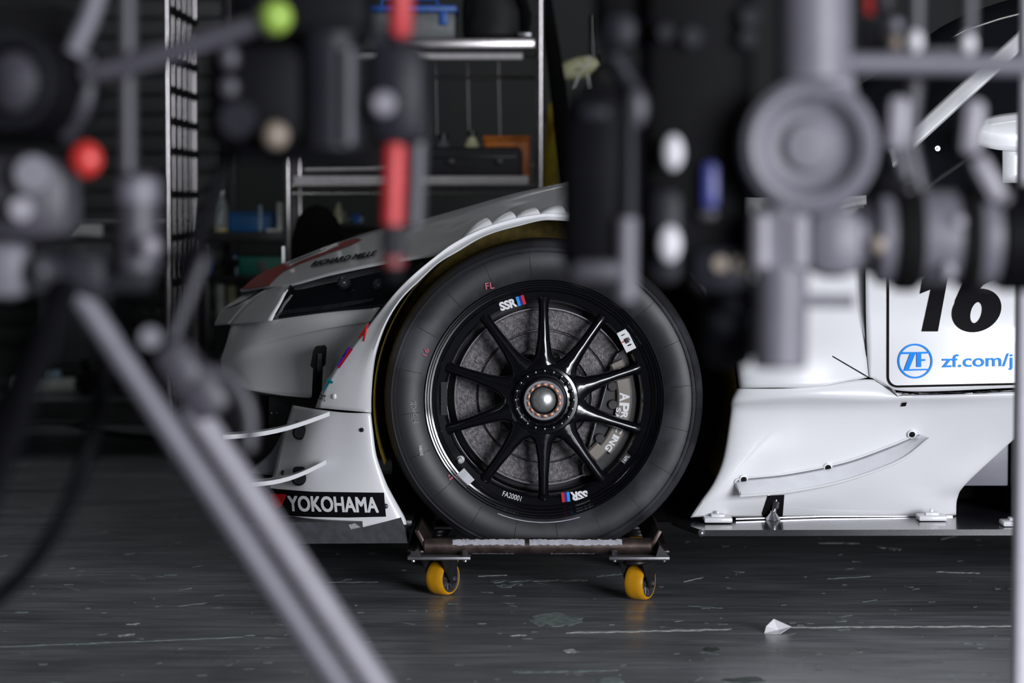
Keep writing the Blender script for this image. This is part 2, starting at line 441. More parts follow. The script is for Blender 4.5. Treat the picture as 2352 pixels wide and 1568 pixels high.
for px in (624, 636): build('rivet', ball(W(px, 948, .356), .0028, 10), 'steel', car)
# stand-off strake left of the bumper
build('side_vane', net([[(652, 985, .27), (620, 1040, .26), (560, 1085, .25)], [(668, 985, .24), (650, 1040, .22), (632, 1090, .2)]], nu=10, nv=6), 'plate_grey', car, solid=0.004)
# headlight pillar strip, nose cap, grille
pillar = build('headlight_surround', net([[(526, 744, .64), (537, 730, .635), (561, 703, .61), (590, 679, .58), (624, 656, .55)],
                                 [(575, 740, .46), (588, 728, .45), (610, 704, .44), (630, 680, .43), (648, 655, .43)],
                                 [(622, 734, .345), (630, 717, .355), (643, 694, .37), (654, 672, .385), (666, 654, .40)]], nu=20, nv=10, key='pillar'), 'paint', car, solid=0.004)
build('nose_cap', net([[(492, 748, 1.0), (495, 737, 1.0), (513, 708, 1.0), (544, 686, .98), (576, 669, .95), (617, 655, .9)],
                       [(508, 746, .82), (516, 732, .81), (538, 705, .79), (568, 682, .76), (596, 666, .74), (622, 655, .7)],
                       [(526, 744, .64), (537, 730, .635), (561, 703, .61), (590, 679, .58), (608, 667, .56), (626, 655, .55)]], nu=24, nv=10, key='cap'), 'paint', car, solid=0.004)
decal('seam', [(513, 710), (530, 704), (552, 695), (572, 684), (590, 672), (606, 663), (606, 665), (590, 674.5), (572, 686), (552, 697), (530, 706)], ['cap'], 'matt_black', car, 20)
build('grille', net([[(492, 748, 1.0), (493, 800, 1.0), (496, 850, .98)], [(526, 743, .65), (513, 795, .62), (499, 848, .62)]], nu=8, nv=8, face=(-1, -.5, 0)), 'matt_black', car, solid=0.01)
# bonnet and fender top
LOW = [(553, 667, .86), (590, 662, .66), (617, 658, .53), (665, 654.5, .41), (760, 629, .30), (870, 606, .20), (959, 592, .13), (1007, 581, .06), (1086, 535, .03), (1185, 500, .025), (1276, 490, .02), (1400, 497, .02), (1700, 518, .1), (1990, 466, .14)]
UPP = [(553, 666, .97), (590, 636, .97), (606, 625, .97), (650, 605, .97), (750, 566, .97), (850, 530, .97), (940, 511, .8), (1007, 494, .7), (1086, 471, .62), (1185, 443, .6), (1276, 424, .6), (1400, 398, .6), (1700, 370, .6), (1990, 340, .6)]
MID = []
for a, b in zip(LOW, UPP):
    MID.append((a[0] * .5 + b[0] * .5, a[1] * .45 + b[1] * .55, a[2] * .55 + b[2] * .45))
FAR = []
for b in UPP:
    q = W(*b); FAR.append(Vector((q.x, b[2] + 0.35, q.z - 0.02)))
bonnet = build('bonnet', net([LOW, MID, UPP, FAR], nu=60, nv=24, key='bonnet'), 'paint', car, solid=0.004)
decal('red_band', [(553, 666.5), (575, 647), (600, 629), (628, 614), (650, 605), (664, 600), (668, 607), (700, 596), (780, 566), (776, 561), (792, 555), (818, 549), (832, 551), (800, 566), (740, 588), (690, 606), (650, 625), (632, 641), (617, 657), (590, 661.5)], ['bonnet'], 'red', bonnet, 22, 0.002)
decal('white_patch', [(662, 605), (700, 588), (750, 568), (774, 560), (780, 566), (742, 582), (700, 598), (668, 612)], ['bonnet'], 'paint', bonnet, 22, 0.003)
for pts in ([(664, 607), (700, 592), (750, 572), (750, 573.4), (700, 593.6), (664, 608.6)], [(780, 557), (850, 533), (905, 519), (905, 520.5), (850, 535), (781, 559)]):
    decal('seam', pts, ['bonnet'], 'black_ink', bonnet, 20, 0.0035)
lettering('RICHARD MILLE', (715, 615.5), (859, 590), (868, 578.5), (725, 603), ['bonnet'], 'black_ink', bonnet, 0.0, eps=0.004, fat=0.6)
q = W(651, 606, .97)
build('upright_marker', rbox((q.x, q.y, q.z + 0.022), (0.009, 0.03, 0.05), 0.004), 'white_ink', car)
# louvres on the fender top
for (x0, y0, x1, y1, px, py) in [(1058, 549, 1131, 518, 1112, 499), (1120, 521, 1186, 502, 1168, 484), (1178, 503, 1241, 493, 1223, 475), (1234, 493, 1300, 490, 1283, 470)]:
    n = 10; TB = bvh(['bonnet']); V = []
    for i in range(n):
        t = i / (n - 1); fz = math.sin(t * PI / 2) ** 0.9
        bx, by = x0 + (x1 - x0) * t, y0 + (y1 - y0) * t; hx, hy = (px - x1) * fz, (py - y1) * fz
        for a_, b_, yy in ((0, 0, -.016), (.12, .4, -.014), (.35, .72, -.006), (.65, .93, .006), (1, 1, .024)): V.append(W(bx + hx * a_, by + hy * b_, yy))
        h = TB.ray_cast(CAM, ray(bx + hx * 1.1, by + hy * 1.0 - 2).normalized())[0]
        V.append((h + Vector((0, .004, -.004))) if h is not None else W(bx + hx, by + hy + 3, .08))
    F = [(i * 6 + k, i * 6 + k + 1, i * 6 + 7 + k, i * 6 + 6 + k) for i in range(n - 1) for k in range(5)]
    F.append(tuple((n - 1) * 6 + k for k in range(6)))
    build('louvre', (V, F), 'paint', car, angle=50)
# headlight
hl = build('headlight', net([[(622, 733, .365), (700, 722, .265), (780, 712, .195), (868, 705, .15), (905, 690, .13)],
                             [(643, 694, .39), (715, 680, .30), (800, 660, .23), (900, 648, .17), (945, 640, .15)],
                             [(666, 655, .43), (760, 630, .33), (870, 607, .23), (959, 593, .16), (992, 588, .14)]], nu=30, nv=12, key='hl'), 'glass_dark', car, solid=0.004)
decal('lower_trim', [(636, 727), (652, 713), (760, 700), (862, 684), (858, 692), (760, 711), (660, 722)], ['hl'], 'smoked', hl, 25)
decal('edge_trim', [(622, 733), (665, 655), (674, 653), (634, 722), (640, 728)], ['hl'], 'satin_black', hl, 25)
for px, py in ((789, 649), (868, 655)):
    build('projector', lathe([(0, -.012), (.005, -.011), (.010, -.007), (.012, 0), (.015, .004), (.015, .02)], W(px, py, .215 if px < 800 else .185), (0, 1, 0), 20), 'smoked', hl)
# bonnet latch on the bumper side
lt = build('tow_latch', pprism([(719, 806), (724, 797), (742, 795), (747, 800), (744, 840), (738, 846), (735, 914), (716, 914), (719, 846), (713, 840)], .165, .05), 'matt_black', car, smooth=False)
build('lever', pprism([(730, 812), (739, 811), (740, 845), (733, 857), (728, 846)], .158, .008), 'dark_steel', lt, smooth=False)
# arch liner
lin_p = [(0.398, 0.0), (0.396, 0.20), (0.392, 0.42), (0.05, 0.44)]
build('arch_liner', lathe(lin_p, (0.025, 0, W(1275, 925, 0).z), (0, 1, 0), 48, a0=-PI - 0.35, a1=0.45), 'kevlar', car)
build('wheel_well_shade', J(pbox(900, 560, 1640, 1200, .46, .5, .01)), 'matt_black', car)  # black box added behind the wheel to give the arch its dark inside
# rear half of the arch, fender behind the wheel
rowsG = [[(1400, 499, .02), (1520, 520, .04), (1700, 520, .1), (1985, 470, .12)],
         [(1500, 548, -.035), (1600, 560, 0), (1780, 570, .05), (1985, 560, .08)],
         [(1600, 640, -.035), (1690, 640, -.02), (1830, 650, .02), (1985, 650, .04)],
         [(1665, 750, -.035), (1740, 745, -.045), (1860, 745, -.02), (1986, 740, .005)],
         [(1692, 820, -.035), (1760, 815, -.055), (1880, 810, -.05), (1989, 805, -.015)],
         [(1703, 891, -.04), (1770, 890, -.065), (1890, 888, -.065), (1995, 866, -.03)]]
rowsG = [[(a[0] - 3, a[1] + 1, .03)] + [a] + r for a, r in [(r[0], r[1:]) for r in rowsG]]
fr = build('fender_rear', net(rowsG, nu=40, nv=30, key='fr'), 'paint', car, solid=0.004)
decal('seam', [(1912, 817), (1996, 866), (1996, 869), (1912, 819.5)], ['fr'], 'black_ink', fr, 20)
# sill
rowsH = [[(1703, 892, -.04), (1850, 890, -.066), (2000, 871, -.05), (2080, 905, -.05), (2345, 899, -.05), (2500, 897, -.05)],
         [(1691, 920, -.04), (1850, 913, -.066), (2000, 912, -.06), (2090, 914, -.055), (2345, 908, -.055), (2500, 906, -.055)],
         [(1689, 950, -.02), (1850, 945, -.03), (2000, 944, -.03), (2100, 944, -.03), (2345, 938, -.035), (2490, 930, -.035)],
         [(1675, 1046, -.025), (1850, 1040, -.012), (2000, 1040, 0), (2120, 1035, .005), (2300, 1020, .01), (2380, 960, .01)],
         [(1653, 1105, -.03), (1830, 1105, .005), (1980, 1105, .02), (2100, 1105, .03), (2214, 1107, .03), (2216, 1107, .06)],
         [(1623, 1151, -.03), (1815, 1150, .02), (1970, 1150, .04), (2080, 1150, .045), (2191, 1143, .05), (2193, 1143, .08)],
         [(1600, 1187, -.02), (1800, 1188, .05), (1960, 1188, .06), (2070, 1187, .06), (2187, 1183, .06), (2189, 1183, .09)]]
rowsH = [[(r[0][0] - 2, r[0][1], .04)] + r for r in rowsH]
sill = build('sill_panel', net(rowsH, nu=60, nv=40, key='sill'), 'paint', car, solid=0.004)
build('sill_rear', net([[(2498, 897, -.05), (2900, 890, -.05), (3300, 885, -.05)], [(2498, 906, -.055), (2900, 900, -.055), (3300, 894, -.055)], [(2490, 930, -.035), (2900, 922, -.035), (3300, 915, -.035)], [(2440, 945, -.01), (2900, 940, 0), (3290, 930, 0)]], nu=16, nv=10), 'paint', car, solid=0.004)
decal('vent_slot', [(2072, 923), (2083, 922), (2080, 931), (2069, 932)], ['sill'], 'black_ink', sill, 30, .002)
decal('stay_opening_shade', [(1763, 1137), (1801, 1135), (1797, 1187), (1746, 1190)], ['sill'], 'matt_black', sill, 20, .002)  # flat black patch paints the shade of a recess behind the stay
b0 = W(1776, 1184, 0.015)
st = build('floor_stay', J(lathe([(0.017, 0), (0.016, .003), (.007, .016), (.006, .02)], W(1775, 1193, 0.012), (0, 0, 1), 20), tube([W(1776, 1185, .012), W(1780, 1160, .012), W(1783, 1141, .012)], [.0055, .005, .005]), cyl(W(1779, 1167, .012), W(1782, 1150, .012), .0085, 6)), 'chrome', car)
# sill fin, bolted
UPF = [(1687, 1112), (1703, 1101), (1812, 1089), (1939, 1063), (2044, 1026), (2111, 997)]
LOF = [(1701, 1139), (1712, 1138), (1812, 1129), (1939, 1104), (2065, 1058), (2136, 1006)]
T = bvh(['sill'])
UP3 = [on(x, y)[0] + Vector((0, -.002, 0)) for x, y in UPF]; 
LO3 = [W(x, y, u.y - .042) for (x, y), u in zip(LOF, UP3)]
build('sill_fin', net([UP3, [W((a[0] + b[0]) / 2, (a[1] + b[1]) / 2, u.y - .024) for a, b, u in zip(UPF, LOF, UP3)], LO3], nu=40, nv=6), 'fin_clear', car, solid=0.003)
build('fin_edge', tube(spline(LO3, 30), .0032, 8), 'paint', car)
build('fin_flange', tube(spline([p + Vector((0, 0, .003)) for p in UP3], 30), .0026, 8), 'paint', car)
T = bvh(['sill'])
for px, py in ((1707, 1100), (1901, 1072), (2094, 996)):
    h, n = on(px, py); s = SC(0)
    b = build('bolt', lathe([(0, .005), (4 * s, .005), (6.5 * s, .004), (7 * s, 0), (7 * s, -.004)], h - Vector((0, .004, 0)), n, 16), 'matt_black', car)
    build('washer', lathe([(7 * s, .004), (10.5 * s, .003), (11 * s, -.012)], h - Vector((0, .002, 0)), n, 20), 'paint', b)
# floor plate under the sill
zf = W(1900, 1217, -.15).z; xl, xr = W(1611, 1217, -.15).x, W(3350, 1217, -.15).x
plate = build('floor_plate', prism([(xl, -.15, zf), (xr, -.15, zf + .004), (xr, .6, zf + .004), (xl - .06, .6, zf), (xl - .05, .02, zf)], .013, (0, 0, -1)), 'carbon', car, smooth=False)
build('plate_tip', ball((xl, -.148, zf - .0065), .008, 12), 'steel', plate)
for px, py, yy in ((1648, 1193, -.03), (2139, 1183, 0.0), (2332, 1194, -.09)):
    c = W(px, py, yy)
    build('plate_clamp', J(rbox((c.x, c.y, zf + .008), (.062, .05, .012), .004), rbox((c.x, c.y, zf + .016), (.03, .026, .008), .003), cyl((c.x, c.y, zf + .018), (c.x, c.y, zf + .026), .004, 10)), 'paint', plate)
e0, e1 = W(1690, 1190, .0), W(2187, 1187, .06)
build('sill_trim', tube([Vector((e0.x, e0.y, zf + .004)), Vector(((e0.x * .6 + e1.x * .4), .045, zf + .004)), Vector((e1.x, e1.y - .004, zf + .003))], .0022, 6), 'steel', car)
# dark strut panels behind the sill
build('side_duct', J(pbox(2180, 960, 2318, 1116, .115, .14, .004)), 'plate_grey', car)
build('rear_strake', J(pbox(2322, 900, 2420, 1190, .1, .5, .004)), 'satin_black', car)
# door
rowsD = [[(1988, 505, .07), (2150, 500, .08), (2340, 495, .08), (2520, 490, .08), (3300, 480, .08)],
         [(1987, 560, .05), (2150, 560, .05), (2340, 550, .05), (2520, 550, .05), (3300, 545, .05)],
         [(1988, 700, .0), (2150, 700, -.005), (2340, 700, -.005), (2520, 700, -.005), (3300, 700, -.005)],
         [(1991, 810, -.012), (2150, 810, -.022), (2340, 810, -.022), (2520, 810, -.022), (3300, 810, -.022)],
         [(1996, 866, -.02), (2080, 898, -.03), (2340, 890, -.03), (2520, 888, -.03), (3300, 880, -.03)]]
door = build('door', net(rowsD, nu=52, nv=30, key='door'), 'paint', car, solid=0.004)
build('door_gap', tube(spline([W(*r[0]) + Vector((-.002, -.004, 0)) for r in rowsD], 30), .0019, 6), 'matt_black', door)
def rounded_frame(x0, y0, x1, y1, w_, r):
    o = [(x0, y0)] + [(x0 + r - r * math.cos(a), y1 - r + r * math.sin(a)) for a in [PI / 2 * k / 6 for k in range(7)]] + [(x1, y1 - 8)]
    i = [(x0 + w_, y0)] + [(x0 + r - (r - w_) * math.cos(a), y1 - r + (r - w_) * math.sin(a)) for a in [PI / 2 * k / 6 for k in range(7)]] + [(x1, y1 - 8 - w_)]
    return o, i
o, i = rounded_frame(2037, 560, 2420, 890, 5, 24)
nn = len(o)
build('number_panel_outline', lay(o + i, [(k, k + 1, nn + k + 1, nn + k) for k in range(nn - 1)], ['door'], .002, 0, 30), 'black_ink', door, smooth=False)
decal('digit_1', [(2117, 761), (2154, 761), (2181, 615), (2150, 615), (2119, 642), (2113, 675), (2138, 665)], ['door'], 'black_ink', door, 30, .002)
def ell(cx, cy, rx, ry, sk, a0, a1, n):
    return [(cx + rx * math.cos(math.radians(a)) + sk * ry * math.sin(math.radians(a)), cy - ry * math.sin(math.radians(a))) for a in [a0 + (a1 - a0) * k / n for k in range(n + 1)]]
ou = ell(2243, 713, 56, 50, .18, 130, 490 - 0, 40)
inn = ell(2242, 718, 13, 24, .20, 130, 490, 40)
build('digit_6', lay(ou + inn, [(k, k + 1, 42 + k, 41 + k) for k in range(40)], ['door'], .002), 'black_ink', door, smooth=False)
decal('digit_6_stroke', [(2188, 722), (2194, 690), (2212, 650), (2240, 622), (2275, 612), (2318, 612), (2312, 640), (2280, 643), (2258, 655), (2240, 676), (2228, 700)], ['door'], 'black_ink', door, 30, .002)
ring = [(2102 + r * math.cos(a), 829 + r * math.sin(a)) for r in (40, 36) for a in [2 * PI * k / 40 for k in range(40)]]
build('logo_ring', lay(ring, [(k, (k + 1) % 40, 40 + (k + 1) % 40, 40 + k) for k in range(40)], ['door'], .002), 'blue_ink', door, smooth=False)
zz = lambda L: [(2000 + x / 5.227, 640 + y / 5.227) for x, y in L]
decal('logo_letter', zz([(385, 880), (545, 880), (460, 1085), (715, 1080), (700, 1097), (395, 1106), (470, 903), (365, 905)]), ['door'], 'blue_ink', door, None, .002)
decal('logo_letter', zz([(550, 880), (690, 876), (712, 896), (605, 900), (605, 965), (655, 965), (655, 985), (605, 988), (605, 1060), (550, 1060)]), ['door'], 'blue_ink', door, None, .002)
lettering('zf.com/j', (2163, 853), (2326, 850), (2326, 811), (2163, 814), ['door'], 'blue_ink', door, 0.012)
decal('door_trim', [(1995, 863), (2038, 885), (2060, 899), (2090, 902), (2420, 893), (2420, 899), (2090, 909), (2062, 910)], ['door', 'sill'], 'gloss_black', door, 25, .003)
# cabin: dark glass, pillar, mirror
build('cabin_glass', net([[W(1500, 395, .35), W(1750, 330, .38), W(2000, 180, .42), W(2250, 20, .46), W(2700, -60, .5), W(3300, -20, .5)], [W(1500, 430, .3), W(1750, 470, .25), W(2000, 530, .12), W(2250, 530, .12), W(2700, 530, .12), W(3300, 530, .12)]], nu=24, nv=10), 'glass_dark', car, solid=.004)
build('windscreen_pillar', net([[(2040, 345, .15), (2093, 296, .15), (2190, 206, .17), (2352, 60, .2)], [(2050, 378, .12), (2100, 330, .12), (2194, 246, .14), (2352, 104, .17)], [(2054, 388, .14), (2104, 340, .14), (2196, 256, .16), (2352, 114, .19)]], nu=24, nv=8), 'paint', car, solid=.006)
build('door_top', net([[(2262, 270, .1), (2310, 260, .1), (2420, 250, .1)], [(2250, 300, .06), (2310, 296, .06), (2420, 290, .06)], [(2238, 332, .08), (2300, 345, .06), (2420, 350, .06)]], nu=12, nv=8), 'paint', car, solid=.006)
build('door_frame', net([[(2303, 340, .065), (2420, 340, .065)], [(2303, 420, .065), (2420, 420, .065)]], nu=4, nv=4), 'paint', car, solid=.006)
build('roof_edge_highlight', net([[W(1900, 290, .45), W(2130, 130, .5), W(2230, 84, .52), W(2352, 38, .55), W(2700, -60, .6)], [W(1900, 300, .43), W(2130, 144, .48), W(2230, 104, .5), W(2352, 64, .53), W(2700, -30, .58)]], nu=16, nv=4), 'plate_grey', car, solid=.006)  # grey strip along the roofline draws its highlight as colour
build('screen_bolt', lathe([(0, -.01), (.002, -.01), (.0025, -.004), (.006, -.004), (.007, 0), (.007, .01)], W(2153, 341, .14), (0, 1, 0), 16), 'steel', car)
# hidden bulk of the body so it reads from the side
build('tub', J(rbox((1.15, 0.97, 0.42), (1.7, 1.3, 0.5), 0.03), rbox((-0.1, 1.15, 0.40), (1.0, 1.0, 0.30), 0.03)), 'matt_black', car)
# ------------------------------------------------------------------ front wheel (part of the car) and brake
HC = W(1249, 918, 0.0)                       # wheel centre
Z0 = HC.z
def wc(r, a, y=0.0): return Vector((r * math.cos(a), y, Z0 + r * math.sin(a)))
rimp = [(.2475, .30), (.2475, .05), (.2605, .030), (.2612, .004), (.2595, -.001), (.2565, .000), (.2545, .006), (.2515, .007), (.2495, .013),
        (.2455, .014), (.2435, .021), (.2385, .024), (.2355, .028), (.2200, .036), (.2150, .044), (.2115, .07), (.2115, .30)]
wheel = build('wheel', lathe(rimp, (0, 0, Z0), (0, 1, 0), 96, closed=True), 'gloss_black', car, angle=25)
tyrep = [(.258, .02), (.2625, .004), (.268, .000), (.282, -.007), (.302, -.010), (.318, -.008), (.3225, -.006), (.3245, -.0085), (.3265, -.006),
         (.331, -.0035), (.3335, -.0055), (.3355, -.001), (.342, .006), (.3475, .016), (.350, .032), (.351, .15), (.350, .27), (.345, .287), (.32, .30), (.258, .29)]
tyre = build('tyre', lathe(tyrep, (0, 0, Z0), (0, 1, 0), 128, closed=True), 'rubber', wheel, angle=28)
ml = []
for k in range(20):
    a = 2 * PI * k / 20 + 0.1
    ml.append(tube([wc(.272, a, -.0035), wc(.29, a, -.0092), wc(.305, a, -.0103), wc(.322, a, -.007)], .00045, 4))
build('mould_lines', J(*ml), 'tread_rubber', wheel)['kind'] = 'stuff'
build('flange_gleam', tube([wc(.2690, math.radians(d), -.002) for d in range(248, 290, 3)], .0011, 6), 'worn_paint_and_gleam', wheel)  # pale tube painted in as a glint on the flange, not wear
# spokes
def spoke(a):
    prof = [(.058, .040, .010), (.075, .034, .010), (.085, .0265, .011), (.098, .0190, .0125), (.13, .0140, .016), (.17, .0115, .022), (.205, .0105, .027), (.216, .0125, .030), (.224, .018, .034)]
    V, F = [], []
    for r, hw, y in prof:
        e, t = wc(r, a), Vector((-math.sin(a), 0, math.cos(a)))
        sec = [(-1, .024), (-1, .007), (-.62, .0005), (-.3, -.003), (.3, -.003), (.62, .0005), (1, .007), (1, .024)]
        for s, d in sec: V.append(e + t * hw * s + Vector((0, y + d, 0)))
    for i in range(len(prof) - 1):
        for k in range(8):
            F.append((i * 8 + k, i * 8 + (k + 1) % 8, i * 8 + 8 + (k + 1) % 8, i * 8 + 8 + k))
    F += [tuple(range(8)), tuple(len(prof) * 8 - 8 + k for k in range(8))]
    return V, F
for k in range(10): build('spoke', spoke(PI / 2 + k * PI / 5), 'gloss_black', wheel, angle=50)
build('hub', lathe([(.030, .05), (.074, .05), (.084, .03), (.080, .010), (.074, .005), (.068, .004), (.066, -.006), (.061, -.008), (.058, -.002), (.052, -.004), (.049, .006), (.030, .010)], (0, 0, Z0), (0, 1, 0), 80, closed=True), 'gloss_black', wheel, angle=30)
nt_ = []
for k in range(20):
    a = 2 * PI * k / 20
    nt_.append(rbox(wc(.0635, a, -.006), (.0075, .009, .008), .0015, Matrix.Rotation(-a, 3, 'Y')))
build('hub_notches', J(*nt_), 'gloss_black', wheel)
nut = build('wheel_nut', lathe([(.031, .01), (.031, -.012), (.0325, -.014), (.043, -.014), (.0445, -.012), (.0455, -.004), (.0465, .01)], (0, 0, Z0), (0, 1, 0), 60, closed=True), 'steel_rough', wheel)
for k in range(14):
    a = 2 * PI * (k + .5) / 14
    build('castellation', rbox(wc(.0345, a, -.0135), (.0065, .004, .0115), .001, Matrix.Rotation(-a, 3, 'Y')), 'copper', wheel)
build('axle_dome', lathe([(0, -.016), (.010, -.0150), (.019, -.0115), (.0255, -.006), (.0285, .001), (.029, .01)], (0, 0, Z0), (0, 1, 0), 40), 'dome', wheel)
va = W(1058, 1055, .03)
build('valve', J(cyl(va, va + Vector((0, -.018, 0)), .0055, 14), cyl(va + Vector((0, -.002, 0)), va + Vector((0, .004, 0)), .0095, 18)), 'dome', wheel)
# stickers and marks on rim and tyre
YS = 0.0265
YR = .0275
def ssr(cx, cy, ang):
    q = rquad(cx, cy, 40, 21, ang); lettering('SSR', *q, YR, 'white_ink', wheel, 0.05)
    a = math.radians(ang); ux, uy = math.cos(a), -math.sin(a)
    for k, m in enumerate(('cyan_ink', 'navy_ink', 'red_ink')):
        q = rquad(cx + ux * (24.5 + k * 6.3), cy + uy * (24.5 + k * 6.3), 6.3, 22, ang)
        decal('sticker_stripe', list(q), YR, m, wheel, None)
ssr(1167, 699, 17)
ssr(1330, 1138, 186)
lettering('FA20001', *rquad(1176, 1139, 44, 12, -17), YR, 'white_ink', wheel)
decal('label_plate', list(rquad(1437, 1053, 24, 13, 52)), YR + .0005, 'smoked', wheel, None)
lettering('16FL', *rquad(1437, 1053, 19, 8, 52), YR - .001, 'white_ink', wheel)
decal('label_sticker', list(rquad(1439, 782, 50, 25, -63)), YR, 'white_ink', wheel, None)
for dx, dy, w_, h_, m in ((0, 0, 12, 10, 'smoked'), (-6, 2, 3, 10, 'red_ink'), (6, -4, 8, 2, 'black_ink'), (7, 10, 3, 9, 'black_ink'), (-8, -13, 2, 9, 'black_ink')):
    decal('label_mark', list(rquad(1439 + dx, 782 + dy, w_, h_, -63)), YR - .0008, m, wheel, None)
decal('balance_tape', list(rquad(1069, 1096, 24, 36, 42)), .010, 'silver_tape', wheel, None)
YT = -.0115
lettering('FL', *rquad(1125, 656, 20, 15, 10), YT, 'pink_ink', wheel)
lettering('16', *rquad(978, 808, 17, 11, 68), YT, 'pink_ink', wheel)
lettering('\u30c8\u30e9\u30d9\u30eb', *rquad(951, 945, 52, 16, 96), YT, 'chalk', wheel)
decal('tyre_label', list(rquad(967, 1034, 8, 24, 10)), YT + .0005, 'chalk', wheel, None)
for cx, cy in ((1032, 1092), (1038, 1097), (1034, 1100)): decal('paint_dot', list(rquad(cx, cy, 4, 4, 30)), -.004, 'pink_ink', wheel, None)
decal('cast_plate', list(rquad(1020, 915, 76, 15, 90)), YR + .001, 'satin_black', wheel, None)
cm = []
for k in range(24):
    cm.append(ball(W(1015 + (k % 3) * 4.5, 884 + (k // 3) * 8.5, YR), .0016, 6))
build('cast_marks', J(*cm), 'steel', wheel)
# brake disc
disc = build('brake_disc', lathe([(.196, .135), (.1975, .10), (.196, .095), (.1925, .097), (.1915, .102), (.150, .102), (.148, .112), (.1455, .112), (.144, .100), (.108, .100), (.106, .112), (.098, .115), (.098, .135)], (0, 0, Z0), (0, 1, 0), 96, closed=True), 'disc', car, angle=30)
build('disc_edge', lathe([(.1955, .0945), (.1975, .0945), (.1982, .097), (.1950, .097)], (0, 0, Z0), (0, 1, 0), 96, closed=True), 'steel', disc)
build('disc_bell', lathe([(.02, .09), (.06, .09), (.07, .11), (.098, .12), (.1, .15), (.02, .15)], (0, 0, Z0), (0, 1, 0), 60, closed=True), 'plate_grey', disc)
for k in range(10):
    a = PI / 2 + PI / 10 + k * PI / 5
    build('bell_bobbin', cyl(wc(.086, a, .125), wc(.086, a, .085), .012, 14), 'satin_black', disc)
for px, py in ((1101, 826), (1362, 778)):
    p = W(px, py, .1)
    build('disc_rivet', cyl(p + Vector((0, .004, 0)), p + Vector((0, -.0005, 0)), .0095, 20), 'disc', disc)
build('brake_backing', lathe([(.214, .14), (.214, .16), (.03, .17), (.03, .14)], (0, 0, Z0), (0, 1, 0), 60, closed=True), 'dark_steel', car)
# caliper
def sector(r0, r1, a0, a1, y0, y1, n=24):
    V, F = [], []
    for i in range(n + 1):
        a = math.radians(a0 + (a1 - a0) * i / n)
        b = 0.004
        V += [wc(r0, a, y1), wc(r0, a, y0 + b), wc(r0 + b, a, y0), wc(r1 - b, a, y0), wc(r1, a, y0 + b), wc(r1, a, y1)]
    for i in range(n):
        for k in range(6): F.append((i * 6 + k, i * 6 + (k + 1) % 6, i * 6 + 6 + (k + 1) % 6, i * 6 + 6 + k))
    F += [tuple(range(6)), tuple(n * 6 + k for k in range(6))]
    return V, F
cal = build('brake_caliper', sector(.163, .196, -40, 13, .062, .12), 'caliper', car)
build('caliper_bracket', pprism([(1418, 812), (1400, 858), (1378, 940), (1351, 1034), (1338, 1075), (1342, 1092), (1372, 1090), (1420, 1052), (1455, 985), (1463, 915), (1452, 850), (1435, 800)], .078, .04), 'satin_black', cal, smooth=False)
build('bridge_rail', tube([W(1419, 812, .072), W(1413, 822, .072), W(1400, 858, .072), W(1376, 945, .072), W(1351, 1034, .072), W(1339, 1075, .072), W(1342, 1093, .072)], .0022, 8), 'chrome', cal)
for a, r in ((21, .185), (-45, .175)):
    build('caliper_ear', sector(r - .022, r + .010, a - 5, a + 5, .060, .12, 6), 'caliper', cal)
for a in (9, -6, -21, -36): build('piston_bore', cyl(wc(.155, math.radians(a), .085), wc(.155, math.radians(a), .066), .011, 18), 'dark_steel', cal)
def arc_text(txt, r, a0, step, h, wd, y, m, parent):
    a = a0
    for ch in txt:
        if ch != ' ':
            V, F = textmesh(ch, 0.035); ww = wd * (0.4 if ch == 'I' else 1)
            P = []
            for u, v in V:
                aa = a - (u - .5) * ww / r
                P.append(wc(r + (v - .5) * h, aa, y))
            build('lettering', (P, F), m, parent, smooth=False)
        a -= step * (0.7 if ch in 'I ' else 1)
arc_text('AP', .1795, math.radians(0.5), math.radians(7.5), .022, .021, .0605, 'white_ink', cal)
arc_text('RACING', .1825, math.radians(-12.5), math.radians(5.3), .015, .0155, .0605, 'white_ink', cal)
arc_text('SA', .168, math.radians(-9.5), math.radians(4.2), .010, .011, .0605, 'white_ink', cal)
build('brake_hose', tube(spline([(.30, .1, Z0 - .27), (.36, .15, Z0 - .28), (.42, .25, Z0 - .3), (.46, .35, Z0 - .33)]), .005, 8), 'satin_black', car)

# ------------------------------------------------------------------ wheel dolly
FY = -.085
dolly = thing('wheel_dolly', (0, .15, 0), 'steel tube wheel dolly on yellow casters carrying the black wheel', 'dolly')
sD = SC(FY); zb = W(1240, 1253, FY).z; rT = 18.5 * sD
xa, xb = W(974, 1253, FY).x, W(1497, 1253, FY).x
ft = build('front_bar', cyl((xa, FY, zb), (xb, FY, zb), rT, 24, .1), 'rusty_tube', dolly)
def strip(px0, px1, a0, a1):
    x0, x1 = W(px0, 1250, FY).x, W(px1, 1250, FY).x; n = 40; V, F = [], []
    for i in range(n + 1):
        x = x0 + (x1 - x0) * i / n; j0 = a0 + random.uniform(-5, 5); j1 = a1 + random.uniform(-7, 7)
        for a in (j0, (j0 + j1) / 2, j1):
            V.append(Vector((x, FY - math.cos(math.radians(a)) * (rT + .0005), zb + math.sin(math.radians(a)) * (rT + .0005))))
    for i in range(n):
        for k in range(2): F.append((i * 3 + k, i * 3 + k + 1, i * 3 + 4 + k, i * 3 + 3 + k))
    return V, F
for args in ((1040, 1205, 14, 60), (1216, 1428, 14, 58), (1085, 1180, -72, -60), (1265, 1365, -72, -60)):
    build('worn_paint_patch', strip(*args), 'worn_paint_and_gleam', ft)
build('rear_bar', cyl((xa, .40, zb), (xb, .40, zb), rT, 24, .1), 'rusty_tube', dolly)
